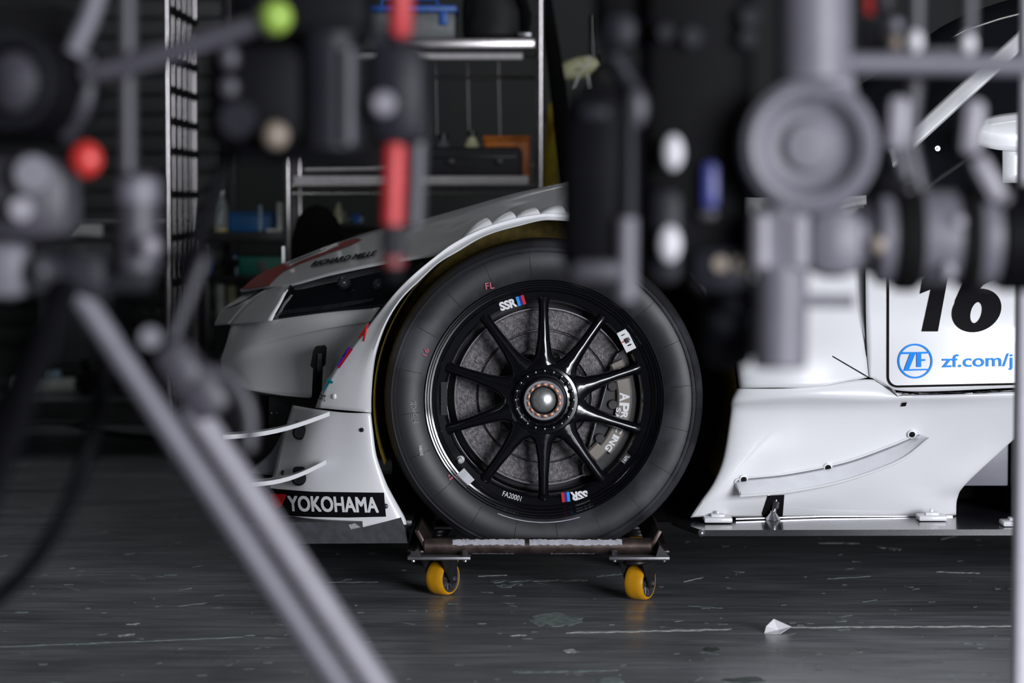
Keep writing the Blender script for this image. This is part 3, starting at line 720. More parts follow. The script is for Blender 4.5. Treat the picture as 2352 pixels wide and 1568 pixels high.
for s, xx in ((-1, xa - .004), (1, xb + .006)):
    build('side_bar', J(rbox((xx, .157, zb + .012), (.010, .50, .05), .002, Matrix.Rotation(s * 0.5, 3, 'Y')), rbox((xx + s * .012, .157, zb - .012), (.04, .50, .006), .002)), 'rusty_tube', dolly)
    for yy in (FY, .40):
        x0, x1 = (xx - .03, xx + .105) if s < 0 else (xx - .10, xx + .03)
        cp = build('corner_plate', rbox(((x0 + x1) / 2, yy + .005, zb - rT - .0035), (x1 - x0, .105, .007), .0015), 'steel_rough', dolly)
        xo = x0 if s < 0 else x1
        build('gusset', prism([(xo, yy - .045, zb - rT), (xo - s * .03, yy - .045, zb - rT), (xo - s * .022, yy - .045, zb + (.008 if s > 0 else .0))], .09), 'dark_steel', cp, smooth=False)
        for bx in (x0 + .012, x1 - .012):
            build('plate_bolt', J(cyl((bx, yy - .038, zb - rT - .012), (bx, yy - .038, zb - rT + .004), .0045, 8), cyl((bx, yy - .038, zb - rT), (bx, yy - .038, zb - rT + .012), .0065, 6)), 'chrome', cp)
def caster(cx, cy, ang, lab):
    R, wd = .0385, .042
    ax = Vector((math.cos(ang), math.sin(ang), 0)); fw = Vector((-ax.y, ax.x, 0)); c = Vector((cx, cy, R + .001))
    k = zb - rT - .007
    top = build('caster', J(cyl((cx - fw.x * .018, cy - fw.y * .018, k - .012), (cx - fw.x * .018, cy - fw.y * .018, k), .034, 24), cyl((cx - fw.x * .018, cy - fw.y * .018, k - .02), (cx - fw.x * .018, cy - fw.y * .018, k - .01), .028, 24)), 'dark_steel', dolly, label='yellow swivel caster')
    for s in (-1, 1):
        o = c + ax * s * (wd / 2 + .005)
        pts = [o + fw * .012 + Vector((0, 0, -.012)), o - fw * .010 + Vector((0, 0, -.010)), o - fw * .044 + Vector((0, 0, k - .018 - c.z)), o + fw * .016 + Vector((0, 0, k - .018 - c.z))]
        build('fork_arm', prism(pts, .003 * s, ax), 'dark_steel', top, smooth=False)
    build('caster_tread', lathe([(.030, -wd / 2), (.035, -wd / 2), (.0378, -wd / 2 + .004), (R, -.006), (R, .006), (.0378, wd / 2 - .004), (.035, wd / 2), (.030, wd / 2)], c, ax, 40, closed=True), 'yellow_pu', top)
    build('caster_hub', lathe([(.0305, -wd / 2 + .001), (.0305, wd / 2 - .001), (.027, wd / 2 - .001), (.026, .006), (.012, .006), (.011, wd / 2 - .001), (0, wd / 2 - .001), (0, -wd / 2 + .001), (.011, -wd / 2 + .001), (.012, -.006), (.026, -.006), (.027, -wd / 2 + .001)], c, ax, 40), 'steel_rough', top)
    sp = []
    for q in range(12):
        a = 2 * PI * q / 12; e = fw * math.cos(a) + Vector((0, 0, 1)) * math.sin(a)
        sp.append(tube([c + e * .011, c + e * .028], .0022, 6))
        for s in (-1, 1): sp.append(tube([c + e * .011 + ax * s * .0135, c + e * .0285 + ax * s * .0135], .0016, 6))
    sp.append(lathe([(.0285, wd / 2 - .0005), (.0315, wd / 2 + .0008), (.0315, wd / 2 - .002)], c, ax, 40)); sp.append(lathe([(.0285, -wd / 2 + .0005), (.0315, -wd / 2 - .0008), (.0315, -wd / 2 + .002)], c, ax, 40))
    build('hub_spokes', J(*sp), 'steel', top)
    build('axle_bolt', cyl(c - ax * (wd / 2 + .013), c + ax * (wd / 2 + .013), .0055, 6), 'steel', top)
pl, pr = G(1017, 1366), G(1470, 1377)
caster(pl.x, pl.y, -0.58, 'l'); caster(pr.x, pr.y, -0.50, 'r'); caster(pl.x - .01, .40, -0.9, ''); caster(pr.x + .012, .41, 0.25, '')

# ------------------------------------------------------------------ scraps and marks on the floor
pp = G(1783, 1452)
def paper(c):
    pts = [(-.025, -.01, .001), (.006, -.016, .001), (.030, .0, .012), (.004, .006, .004), (-.004, .01, .026), (-.020, .004, .012)]
    V = [Vector(c) + Vector(p) for p in pts]
    return V, [(0, 1, 3), (1, 2, 3), (0, 3, 5), (3, 4, 5), (2, 4, 3)]
tagobj(build('paper_scrap', paper(pp), 'white_ink', base=pp, smooth=False, solid=.0012), 'small folded scrap of white paper lying on the floor', 'paper')
mat('chip', C(140, 152, 149), 0.6, var=0.3, vscale=60)
mat('chip_light', C(205, 208, 206), 0.6, var=0.3, vscale=80)
mat('chip_green', C(40, 62, 54), 0.5, var=0.3, vscale=60)
def chip(pix, m, h=.0006):
    P = []
    for i, (x, y) in enumerate(pix):
        P.append(G(x, y, h))
    build('paint_chip', prism(P, .0005, (0, 0, -1)), m, floor, smooth=False)
def blob(cx, cy, rx, ry, n, m, seed, h=.0006):
    rnd = random.Random(seed)
    chip([(cx + rx * math.cos(2 * PI * k / n) * rnd.uniform(.6, 1.1), cy + ry * math.sin(2 * PI * k / n) * rnd.uniform(.5, 1.15)) for k in range(n)], m, h)
def streak(x0, y0, x1, y1, t, n, m, seed, h=.0006):
    rnd = random.Random(seed); up, dn = [], []
    for k in range(n + 1):
        u = k / n; x, y = x0 + (x1 - x0) * u, y0 + (y1 - y0) * u + rnd.uniform(-1, 1) * t * .5
        tt = t * (.3 + .7 * rnd.random()) * (.3 if k in (0, n) else 1)
        up.append((x, y - tt)); dn.append((x, y + tt))
    chip(up + dn[::-1], m, h)
blob(1278, 1424, 68, 17, 22, 'chip', 3)
streak(1140, 1345, 1200, 1340, 4, 8, 'chip', 4); streak(1125, 1334, 1350, 1330, 3, 20, 'chip', 5)
streak(1300, 1452, 1680, 1444, 2.0, 26, 'chip_light', 6); streak(1170, 1459, 1210, 1458, 2, 8, 'chip_light', 7)
streak(1815, 1440, 2330, 1437, 1.6, 30, 'chip_light', 8); streak(1190, 1543, 1420, 1538, 2, 16, 'chip', 9)
blob(1310, 1494, 16, 6, 12, 'chip_light', 10); blob(1710, 1560, 50, 9, 16, 'chip_green', 11); blob(1632, 1490, 26, 6, 14, 'chip_green', 12)
blob(1400, 1562, 40, 8, 14, 'chip', 13); streak(270, 1460, 310, 1455, 2.4, 8, 'chip_light', 14); streak(290, 1432, 322, 1431, 2, 6, 'chip_light', 15)
streak(410, 1391, 475, 1383, 1.4, 8, 'chip', 16); streak(0, 1484, 560, 1462, 1.2, 20, 'chip', 17); streak(2010, 1255, 2070, 1261, 3, 10, 'chip_light', 18)
streak(1098, 1322, 1165, 1320, 1.4, 10, 'chip_light', 19); streak(1370, 1322, 1440, 1316, 1.6, 10, 'chip', 20); streak(1570, 1335, 1615, 1325, 1.4, 8, 'chip_light', 21)
streak(2150, 1312, 2250, 1315, 1.2, 12, 'chip_light', 22); streak(1880, 1246, 1975, 1247, 1.2, 10, 'chip_light', 23); streak(2160, 1238, 2200, 1228, 1.4, 6, 'chip_light', 24)
streak(1900, 1328, 2000, 1322, 1.2, 12, 'chip', 25); streak(1580, 1390, 1660, 1395, 1.2, 8, 'chip', 26); streak(750, 1336, 870, 1335, 1.2, 10, 'chip', 27)

rf = random.Random(21); flk = []
for k in range(260):
    px, py = rf.uniform(-50, 2400), 1568 - (rf.random() ** 1.3) * 400
    L, t_ = rf.uniform(4, 34), rf.uniform(.5, 1.5); an = rf.uniform(-.12, .12); sl = rf.uniform(-.2, .2)
    P = [G(px + L * u, py + L * u * sl + rf.uniform(-1, 1) * t_ - t_, .0005) for u in (0, .3, .65, 1)] + [G(px + L * u, py + L * u * sl + rf.uniform(-.5, 1) * t_ + t_ * .5, .0005) for u in (1, .6, .25)]
    flk.append(prism(P, .0004, (0, 0, -1)))
build('paint_flecks', J(*flk), 'chip', floor, smooth=False)['kind'] = 'stuff'
# ------------------------------------------------------------------ background: racks, bench, stored things
mat('rack_chrome', C(160, 156, 158), 0.25, metal=0.9, var=0.06)
mat('shelf_strip', C(175, 171, 173), 0.5, var=0.06)
mat('grey_plastic', C(92, 96, 98), 0.5, var=0.1)
mat('blue_plastic', C(28, 84, 165), 0.45, var=0.1)
mat('cyan_box', C(20, 92, 150), 0.5, var=0.1)
mat('orange_plastic', C(200, 112, 28), 0.5, var=0.1)
mat('yellow_liquid', C(205, 165, 30), 0.3, var=0.1)
mat('yellow_item', C(196, 172, 20), 0.45, var=0.15)
mat('cream', C(198, 196, 160), 0.55, var=0.12)
mat('pale', C(196, 200, 196), 0.5, var=0.05)
mat('pale_blue', C(160, 190, 210), 0.5, var=0.05)
mat('green_roll', C(30, 120, 100), 0.5, var=0.1)
mat('bag_black', C(20, 20, 23), 0.7, var=0.3, vscale=12, bump=0.3)
mat('fabric_black', C(8, 8, 9), 0.95, var=0.2, vscale=30, spec=0.1)
mat('bottle_clear', C(190, 200, 200), 0.08, var=0.02, alpha=0.28)
mat('cabinet_grey', C(76, 79, 80), 0.5, var=0.06)
mat('shutter', C(44, 46, 46), 0.6, var=0.1)
def zrow(py, Y): return W(1176, py, Y).z
RY0, RY1 = 3.0, 3.46
xL, xR = W(661, 460, RY0).x, W(1241, 460, RY0).x
rack = thing('wire_rack', ((xL + xR) / 2, (RY0 + RY1) / 2, 0), 'chrome wire shelving rack holding black case and toolbox behind the car', 'rack')
for x in (xL, xR):
    for y in (RY0, RY1): build('post', cyl((x, y, 0), (x, y, 1.95), .0125, 14), 'rack_chrome', rack)
def wire_shelf(z, truss=True):
    P = []
    for y in (RY0, RY1):
        P.append(tube([(xL, y, z), (xR, y, z)], .006, 8))
        P.append(tube([(xL, y, z - .028), (xR, y, z - .028)], .004, 8))
        if truss:
            n = 44; P.append(tube([(xL + (xR - xL) * k / n, y, z - .028 * (k % 2)) for k in range(n + 1)], .003, 5))
    for x in (xL, xR):
        P.append(tube([(x, RY0, z), (x, RY1, z)], .006, 8)); P.append(tube([(x, RY0, z - .028), (x, RY1, z - .028)], .004, 8))
    n = 26
    for k in range(1, n): P.append(tube([(xL + (xR - xL) * k / n, RY0, z + .004), (xL + (xR - xL) * k / n, RY1, z + .004)], .0025, 5))
    return J(*P)
ZS1, ZS2, ZS0 = zrow(426, RY0), zrow(93, RY0), 0.35
for z in (ZS1, ZS2, ZS0): build('shelf', wire_shelf(z), 'rack_chrome', rack)
zz1 = zrow(414, RY0)
build('label_strip', rbox(((xL + xR) / 2 - .01, RY0 - .004, zz1), (xR - xL - .06, .006, .030), .002), 'shelf_strip', rack)
build('label_strip', rbox(((xL + xR) / 2 - .005, RY0 - .008, zrow(100, RY0)), (xR - xL - .03, .008, .034), .004), 'rack_chrome', rack)
build('hang_bar', J(rbox(((xL + xR) / 2 - .02, RY0 + .03, zrow(128, RY0)), (xR - xL - .08, .02, .022), .003)), 'shelf_strip', rack)
zt, zb_ = zrow(140, RY1), zrow(400, RY1)
for px in (1000, 1074, 1145): build('back_wire', tube([W(px, 140, RY1), W(px + 4, 312 if px < 1010 else 330, RY1)], .004, 6), 'rack_chrome', rack)
build('back_rail', tube([W(690, 178, RY1), W(1228, 178, RY1)], .008, 8), 'rack_chrome', rack)
build('back_rail', tube([W(700, 388, RY1), W(1228, 380, RY1)], .009, 8), 'shelf_strip', rack)
for x in (xL, xR):
    for k in range(1, 6):
        y = RY0 + (RY1 - RY0) * k / 6
        build('side_wire', tube([(x, y, .4), (x, y, 1.9)], .0035, 6), 'rack_chrome', rack)
    for z in (.62, 1.16, 1.68): build('side_rung', tube([(x, RY0, z), (x, RY1, z)], .005, 6), 'dark_steel', rack)
def bx(name, x0, y0, x1, y1, Y0, Y1, m, lab, cat, bev=.01, zsit=None):
    a, b = W(x0, y1, Y0), W(x1, y0, Y0); z0 = zsit if zsit is not None else a.z
    base = ((a.x + b.x) / 2, (Y0 + Y1) / 2, z0)
    t = thing(name, base, lab, cat)
    g = rbox((base[0], base[1], (z0 + b.z) / 2), (b.x - a.x, Y1 - Y0, b.z - z0), bev)
    return t, g, (a.x, b.x, z0, b.z, Y0, Y1)
# black carry case on the middle shelf
t, g, d = bx('carry_case', 978, 337, 1200, 408, RY0 + .04, RY0 + .33, 'bag_black', 'long black carry case on the middle rack shelf', 'case', .02, ZS1 + .008)
build('case_body', g, 'bag_black', t)
for k in (.25, .75): build('latch', rbox((d[0] + (d[1] - d[0]) * k, d[4] - .004, d[3] - .05), (.03, .01, .02), .003), 'dark_steel', t)
build('rib', rbox(((d[0] + d[1]) / 2, d[4] - .002, d[3] - .035), (d[1] - d[0] - .04, .008, .01), .003), 'satin_black', t)
# orange crate behind it
t, g, d = bx('orange_crate', 1108, 312, 1219, 405, RY0 + .04, RY1 - .02, 'orange_plastic', 'orange plastic crate behind the black carry case', 'crate', .004, ZS1 + .008)
xx0, xx1, z0, z1, y0, y1 = d
y0 = RY0 + .335
build('crate_wall', J(rbox((xx0 + .006, (y0 + y1) / 2, (z0 + z1) / 2), (.01, y1 - y0, z1 - z0), .002), rbox((xx1 - .006, (y0 + y1) / 2, (z0 + z1) / 2), (.01, y1 - y0, z1 - z0), .002),
                      rbox(((xx0 + xx1) / 2, y0 + .005, (z0 + z1) / 2), (xx1 - xx0, .01, z1 - z0), .002), rbox(((xx0 + xx1) / 2, y1 - .005, (z0 + z1) / 2), (xx1 - xx0, .01, z1 - z0), .002), rbox(((xx0 + xx1) / 2, (y0 + y1) / 2, z0 + .004), (xx1 - xx0, y1 - y0, .008), .001)), 'orange_plastic', t)
build('rim', tube([(xx0, y0 - .004, z1), (xx1, y0 - .004, z1)], .008, 8), 'orange_plastic', t)
# toolbox on top shelf
t, g, d = bx('toolbox', 830, 28, 1046, 90, RY0 + .05, RY0 + .33, 'grey_plastic', 'grey toolbox with blue lid and handle on the top rack shelf', 'toolbox', .012, ZS2 + .008)
build('box_body', g, 'grey_plastic', t)
build('lid', rbox(((d[0] + d[1]) / 2, (d[4] + d[5]) / 2, d[3] + .012), (d[1] - d[0] + .01, d[5] - d[4] + .01, .024), .006), 'blue_plastic', t)
build('handle', tube([(d[0] + .06, d[4] + .1, d[3] + .02), (d[0] + .07, d[4] + .1, d[3] + .055), (d[1] - .07, d[4] + .1, d[3] + .055), (d[1] - .06, d[4] + .1, d[3] + .02)], .008, 8), 'blue_plastic', t)
build('latch', rbox((d[1] - .04, d[4] - .006, d[3] - .02), (.03, .012, .05), .004), 'blue_plastic', t)
# black bag on the top shelf
a = W(1136, 86, RY0 + .2)
rings = [(.0, .0), (.12, .0), (.135, .02), (.13, .10), (.115, .18), (.08, .235), (.03, .26), (.0, .262)]
V, F = lathe(rings, (0, 0, 0), (0, 0, 1), 24)
bag = thing('duffel_bag', (a.x, RY0 + .2, ZS2 + .008), 'slumped black duffel bag beside the toolbox', 'bag')
build('bag_body', ([Vector((p.x * .86 + .02 * math.sin(p.z * 14), p.y * 1.1, p.z * .9)) + Vector((a.x, RY0 + .2, ZS2 + .008)) for p in V], F), 'bag_black', bag)
build('strap', tube(spline([(a.x - .1, RY0 + .09, ZS2 + .03), (a.x - .09, RY0 + .06, ZS2 + .16), (a.x + .0, RY0 + .07, ZS2 + .24), (a.x + .09, RY0 + .07, ZS2 + .14), (a.x + .1, RY0 + .09, ZS2 + .03)]), .01, 8), 'fabric_black', bag)
build('buckle', rbox((W(1205, 77, RY0).x, RY0 + .045, W(1205, 77, RY0).z), (.045, .01, .012), .003), 'steel', bag)
# bottles and sprayer on the middle shelf
def bottle(name, px, prow, h, r, m, capm, lab, Y, zs, cat='bottle', group=None, liquid=None):
    x = W(px, prow, Y).x; t = thing(name, (x, Y, zs), lab, cat, group)
    prof = [(0, 0), (r * .92, 0), (r, .006), (r, h * .55), (r * .92, h * .62), (r * .6, h * .78), (r * .38, h * .86), (r * .38, h * .9)]
    build('body', lathe(prof, (x, Y, zs), (0, 0, 1), 20), m, t)
    build('cap', cyl((x, Y, zs + h * .88), (x, Y, zs + h), r * .48, 14), capm, t)
    if liquid: build('contents', lathe([(0, .002), (r * .9, .003), (r * .9, liquid), (0, liquid)], (x, Y, zs), (0, 0, 1), 20), 'yellow_liquid', t)
    return t
bottle('jerry_bottle', 1084, 300, .19, .038, 'cream', 'satin_black', 'cream plastic bottle standing behind the carry case', RY1 - .065, ZS1 + .008)
bottle('spray_bottle', 1018, 300, .18, .036, 'grey_plastic', 'satin_black', 'grey spray bottle on the middle rack shelf', RY1 - .065, ZS1 + .008)
# bench left of the rack
BY0, BY1 = 3.65, 4.35
zB = zrow(533, BY0); bxL, bxR = W(455, 533, BY0).x, W(700, 533, BY0).x
bench = thing('workbench', ((bxL + bxR) / 2, (BY0 + BY1) / 2, 0), 'black workbench with a lower shelf between the two wire racks', 'bench')
build('bench_top', rbox(((bxL + bxR) / 2, (BY0 + BY1) / 2, zB - .02), (bxR - bxL, BY1 - BY0, .04), .004), 'satin_black', bench)
zB2 = zrow(632, BY0)
build('lower_shelf', rbox(((bxL + bxR) / 2, (BY0 + BY1) / 2, zB2 - .012), (bxR - bxL - .04, BY1 - BY0, .024), .003), 'satin_black', bench)
for x in (bxL + .02, bxR - .02):
    for y in (BY0 + .02, BY1 - .02): build('leg', rbox((x, y, (zB - .04) / 2), (.035, .035, zB - .04), .003), 'satin_black', bench)
bottle('water_bottle', 507, 533, .155, .029, 'bottle_clear', 'pale', 'clear plastic bottle with yellow dregs on the workbench', BY0 + .06, zB, liquid=.012)
t, g, d = bx('parts_tray', 527, 492, 628, 533, BY0 + .12, BY0 + .35, 'cyan_box', 'blue parts tray on the workbench', 'tray', .006, zB)
build('tray_body', g, 'cyan_box', t); build('divider', rbox((W(597, 500, BY0 + .1).x, BY0 + .115, zB + .05), (.012, .01, .1), .003), 'pale_blue', t)
build('tray_lid', rbox(((d[0] + d[1]) / 2, (d[4] + d[5]) / 2, d[3] + .004), (d[1] - d[0] + .012, d[5] - d[4] + .012, .008), .003), 'cyan_box', t)
x = W(640, 500, BY0 + .05).x
t = thing('white_stand', (x, BY0 + .05, zB), 'white L-shaped stand on the workbench edge', 'stand')
build('upright', rbox((x + .005, BY0 + .05, zB + .055), (.02, .04, .11), .004), 'pale', t); build('foot', rbox((x - .015, BY0 + .05, zB + .006), (.06, .06, .012), .003), 'pale', t)
t, g, d = bx('parts_bin', 548, 590, 655, 606, BY0 + .05, BY0 + .3, 'green_roll', 'green parts bin on the lower bench shelf', 'bin', .004, zB2)
build('bin_body', g, 'green_roll', t); build('bin_label', rbox((W(600, 600, BY0).x, BY0 + .046, zB2 + .03), (.035, .006, .045), .002), 'grey_plastic', t)
bottle('glue_bottle', 540, 610, .075, .018, 'pale_blue', 'blue_plastic', 'small pale bottle with blue cap on the lower bench shelf', BY0 + .08, zB2)
bottle('blue_can', 478, 610, .08, .016, 'blue_plastic', 'pale', 'small blue can on the lower bench shelf', BY0 + .08, zB2)
for k, (px, hh, m, lab) in enumerate(((518, .36, 'pale', 'pale rolled sheet leaning below the lower bench shelf'), (534, .38, 'cream', 'cream rolled sheet leaning below the lower bench shelf'), (551, .34, 'grey_plastic', 'grey rolled sheet leaning below the lower bench shelf'))):
    x = W(px, 720, BY0 + .1).x
    tagobj(build('rolled_sheet', J(lathe([(.014, 0), (.018, .004), (.018, .56), (.014, .564), (.010, .56), (.010, .01)], (x, BY0 + .1 + .05 * k, 0), (-.04 + .02 * k, .03, 1), 14, closed=True)), m, base=(x, BY0 + .1 + .05 * k, 0)), lab, 'roll', 'rolled sheets under the bench')
x = W(512, 600, 3.45).x
t = thing('bench_vice', (x, BY0 + .03, zB2), 'black vice on the lower bench shelf', 'vice')
build('jaw', rbox((x, BY0 + .03, zB2 + .045), (.06, .06, .03), .006), 'matt_black', t); build('column', cyl((x, BY0 + .03, zB2), (x, BY0 + .03, zB2 + .04), .018, 16), 'matt_black', t)
# wheeled trolley with slatted end, left
TX0 = W(386, 460, 2.9).x; TY0, TY1 = 2.9, 3.62
tro = thing('slatted_trolley', (TX0 - .65, (TY0 + TY1) / 2, 0), 'tall chrome trolley with slatted end frame by the workbench', 'trolley')
for x in (TX0, TX0 - 1.3):
    for y in (TY0, TY1): build('post', J(cyl((x, y, .05), (x, y, 1.8), .010, 14), cyl((x, y, 0), (x, y, .06), .02, 12)), 'rack_chrome', tro)
    build('post', tube(spline([(x, TY1 - .035, .05), (x, TY1 - .035, .9), (x, TY1 - .03, 1.4), (x, TY1 - .005, 1.5)]), .008, 8), 'rack_chrome', tro)
    for k in range(1, 5):
        y = TY0 + (TY1 - TY0) * k / 5
        build('slat', tube([(x, y, .1), (x, y, 1.8)], .0026, 8), 'rack_chrome', tro)
    for py in (-160, -80, 20, 132, 204, 277, 346, 446, 546, 650): build('rung', rbox((x + .010, (TY0 + TY1) / 2, W(386, py, TY0).z), (.012, TY1 - TY0 - .05, .026), .003), 'matt_black', tro)
for z in (.12, .8): build('deck', rbox((TX0 - .65, (TY0 + TY1) / 2, z), (1.28, TY1 - TY0, .02), .004), 'satin_black', tro)
# black padded cover (rounded) beside the rack, tablet on a stick
x = W(728, 530, 2.55).x
prof = [(0, .0), (.09, 0), (.105, .05), (.10, .25), (.112, .42), (.104, .50), (.08, .565), (.045, .60), (0, .612)]
zc = zrow(469, 2.55) - .612
chair = thing('black_chair', (x, 2.55, 0), 'black high-backed chair behind the car bonnet', 'chair')
V, F = lathe(prof, (0, 0, 0), (0, 0, 1), 28)
build('backrest', ([Vector((p.x * .82 + x + (.03 * max(0, .6 - p.z)), p.y * .5 + 2.55, p.z + zc)) for p in V], F), 'fabric_black', chair)
build('seat', rbox((x + .03, 2.40, zc + .02), (.4, .42, .08), .03), 'fabric_black', chair)
build('gas_column', cyl((x + .03, 2.42, .08), (x + .03, 2.42, zc), .025, 14), 'satin_black', chair)
for k in range(5):
    a = 2 * PI * k / 5; build('base_arm', tube([(x + .03, 2.42, .09), (x + .03 + .26 * math.cos(a), 2.42 + .26 * math.sin(a), .05)], [.025, .015], 8), 'satin_black', chair)
    c_ = (x + .03 + .26 * math.cos(a), 2.42 + .26 * math.sin(a), .027); build('castor', ball(c_, .027, 12), 'satin_black', chair)
# second, lower bench carrying small things right of the chair
b2 = thing('side_cabinet', (W(840, 520, 3.75).x, 3.95, 0), 'low black tool cabinet behind the chair and car bonnet', 'cabinet')
za = zrow(512, 3.75); xa2, xb2 = W(775, 520, 3.75).x, W(960, 520, 3.75).x
build('cabinet_body', rbox(((xa2 + xb2) / 2, 3.95, za / 2 - .01), (xb2 - xa2, .4, za - .02), .006), 'matt_black', b2)
build('cabinet_top', rbox(((xa2 + xb2) / 2, 3.95, za - .01), (xb2 - xa2 + .02, .42, .02), .004), 'satin_black', b2)
for k in range(3):
    dr = build('drawer', rbox(((xa2 + xb2) / 2, 3.745, .15 + k * .18), (xb2 - xa2 - .03, .012, .16), .004), 'satin_black', b2)
    build('handle', rbox(((xa2 + xb2) / 2, 3.732, .2 + k * .18), (.1, .012, .012), .003), 'steel_rough', dr)
x = W(797, 505, 3.85).x
tagobj(build('screwdriver', J(tube([(x, 3.85, za), (x - .018, 3.85, za + .05)], .007, 8)), 'steel', base=(x, 3.85, za)), 'thin silver rod leaning on the tool cabinet', 'tool')
bottle('cream_tube', 768 + 10, 505, .075, .016, 'cream', 'pale', 'cream squeeze tube on the tool cabinet', 3.86, za)
x = W(812, 505, 3.85).x
tagobj(build('sponge', rbox((x + .01, 3.85, za + .012), (.05, .03, .022), .006), 'pale_blue', base=(x, 3.85, za)), 'pale blue sponge on the tool cabinet', 'sponge')
x = W(782, 505, 3.82).x
tagobj(build('blue_cup', lathe([(0, 0), (.014, 0), (.017, .035), (.015, .035), (.013, .003)], (x + .06, 3.79, za), (0, 0, 1), 16), 'blue_plastic', base=(x + .06, 3.79, za)), 'small blue cup on the tool cabinet', 'cup')
# things right of the rack
fl = thing('flag_roll', (W(1285, 200, 3.1).x, 3.1, 0), 'black rolled banner with orange tip leaning beside the wire rack', 'banner')
p0, p1 = W(1248, -40, 3.2), W(1300, 330, 3.1); dv = (p1 - p0).normalized(); p2 = p0 + dv * ((p0.z - .01) / -dv.z)
build('roll', tube([p0, W(1262, 60, 3.18), p1, p2], [.02, .024, .034, .03], 12), 'fabric_black', fl); build('tip', tube([p0 + dv * .01, p0 - dv * -.06], .025, 10), 'red_ink', fl)
hm = W(1326, 158, 3.3)
jk = thing('hanging_jacket', (hm.x + .05, 3.3, hm.z - .5), 'pale and black jacket hanging on a stand past the wire rack', 'jacket')
V, F = ball((0, 0, 0), 1, 24)
build('collar', ([Vector((p.x * .075 + p.z * .03, p.y * .06, p.z * .045)) + hm for p in V], F), 'cream', jk)
build('body', ([Vector((p.x * .10, p.y * .05, p.z * .28)) + hm + Vector((.10, -.03, -.26)) for p in V], F), 'bag_black', jk)
for pts in ([(1352, 128), (1357, 148), (1334, 157)], [(1330, 172), (1318, 205)], [(1350, 170), (1355, 208)]):
    build('piping', tube([W(a, b, 3.19) for a, b in pts], .004, 6), 'pale', jk)
sd = thing('coat_stand', (hm.x + .06, 3.46, 0), 'thin black coat stand behind the hanging jacket', 'stand')
build('pole', cyl((hm.x + .06, 3.46, .02), (hm.x + .06, 3.46, hm.z + .2), .014, 12), 'satin_black', sd); build('foot', cyl((hm.x + .06, 3.46, 0), (hm.x + .06, 3.46, .025), .16, 24), 'satin_black', sd)
build('hook', tube([(hm.x + .06, 3.46, hm.z + .02), (hm.x + .08, 3.36, hm.z + .02), (hm.x + .08, 3.34, hm.z + .05)], .007, 8), 'satin_black', sd)
yb = W(1268, 240, 3.5)
yt = thing('yellow_bag', (yb.x, 3.85, 0), 'tall yellow bag standing behind the rolled banner', 'bag')
V, F = ball((0, 0, 0), 1, 20)
build('bag_body', ([Vector((p.x * (.045 - p.z * .012), p.y * .05, p.z * .62)) + Vector((yb.x, 3.85, .62)) for p in V], F), 'yellow_item', yt)
build('drawstring', tube([(yb.x - .02, 3.82, 1.2), (yb.x, 3.80, 1.1), (yb.x + .02, 3.82, 1.2)], .004, 6), 'fabric_black', yt)
# roll-up shutter and cabinet at the back left
sh = thing('roll_shutter', (-2.15, 6.76, 0), 'dark ribbed roll shutter on the back wall', 'shutter')
for k in range(34): build('slat', rbox((-2.15, 6.765, .2 + k * .095), (1.3, .025, .088), .008), 'shutter', sh)
build('shutter_rail', J(rbox((-2.83, 6.76, 1.75), (.06, .05, 3.5), .004)), 'dark_steel', sh); build('shutter_rail', rbox((-1.47, 6.76, 1.75), (.06, .05, 3.5), .004), 'dark_steel', sh)
n1 = lay([(160, 538), (186, 510), (235, 514), (236, 543)], [(0, 1, 2, 3)], 6.735)
tagobj(build('paper_notice', (n1[0] + [v + Vector((0, .004, 0)) for v in n1[0]], n1[1] + [tuple(reversed([i + 4 for i in q])) for q in n1[1]] + [(0, 1, 5, 4), (1, 2, 6, 5), (2, 3, 7, 6), (3, 0, 4, 7)]), 'pale', base=W(200, 540, 6.735), smooth=False), 'white paper notice stuck on the roll shutter', 'notice')
t, g, d = bx('storage_locker', 92, 560, 260, 836, 6.0, 6.5, 'cabinet_grey', 'grey steel locker on a plinth against the back wall', 'cabinet', .006)
build('locker_body', g, 'cabinet_grey', t)
for k in range(3):
    xk = d[0] + (d[1] - d[0]) * (k + .5) / 3
    dr = build('door', rbox((xk, 5.995, (d[2] + d[3]) / 2), ((d[1] - d[0]) / 3 - .008, .014, d[3] - d[2] - .02), .003), 'cabinet_grey', t)
    build('handle', rbox((xk + .04, 5.983, (d[2] + d[3]) / 2 + .1), (.012, .014, .06), .003), 'steel_rough', dr)
build('plinth', rbox(((d[0] + d[1]) / 2, 6.25, d[2] / 2), (d[1] - d[0] + .2, .5, d[2]), .004), 'dark_steel', t)
r0, r1 = G(30, 904), G(176, 903)
rl = thing('paper_roll', ((r0.x + r1.x) / 2, r0.y, 0), 'thick white roll lying on the floor before the grey locker', 'roll')
build('roll', cyl((r0.x, r0.y, .037), (r1.x, r0.y, .037), .037, 24, .06), 'pale', rl); build('core', cyl((r1.x - .01, r0.y, .037), (r1.x + .003, r0.y, .037), .018, 16), 'matt_black', rl)
c0 = W(119, 866, r0.y)
tagobj(build('blue_box', rbox((c0.x, r0.y, .074 + .016), (.08, .05, .032), .003), 'pale_blue', base=(c0.x, r0.y, .074)), 'small pale blue box on top of the white roll', 'box')
bk = G(225, 908)
tb = thing('trolley_jack', (bk.x + .05, bk.y + .1, 0), 'low black trolley jack on the floor by the white roll', 'jack')
build('jack_body', rbox((bk.x + .06, bk.y + .1, .06), (.3, .2, .07), .02), 'matt_black', tb); build('jack_arm', tube([(bk.x - .05, bk.y + .1, .08), (bk.x - .08, bk.y + .08, .15)], .02, 8), 'matt_black', tb)
for sx in (-.05, .17): build('jack_wheel', cyl((bk.x + sx, bk.y - .02, .035), (bk.x + sx, bk.y + .0, .035), .035, 16), 'matt_black', tb)
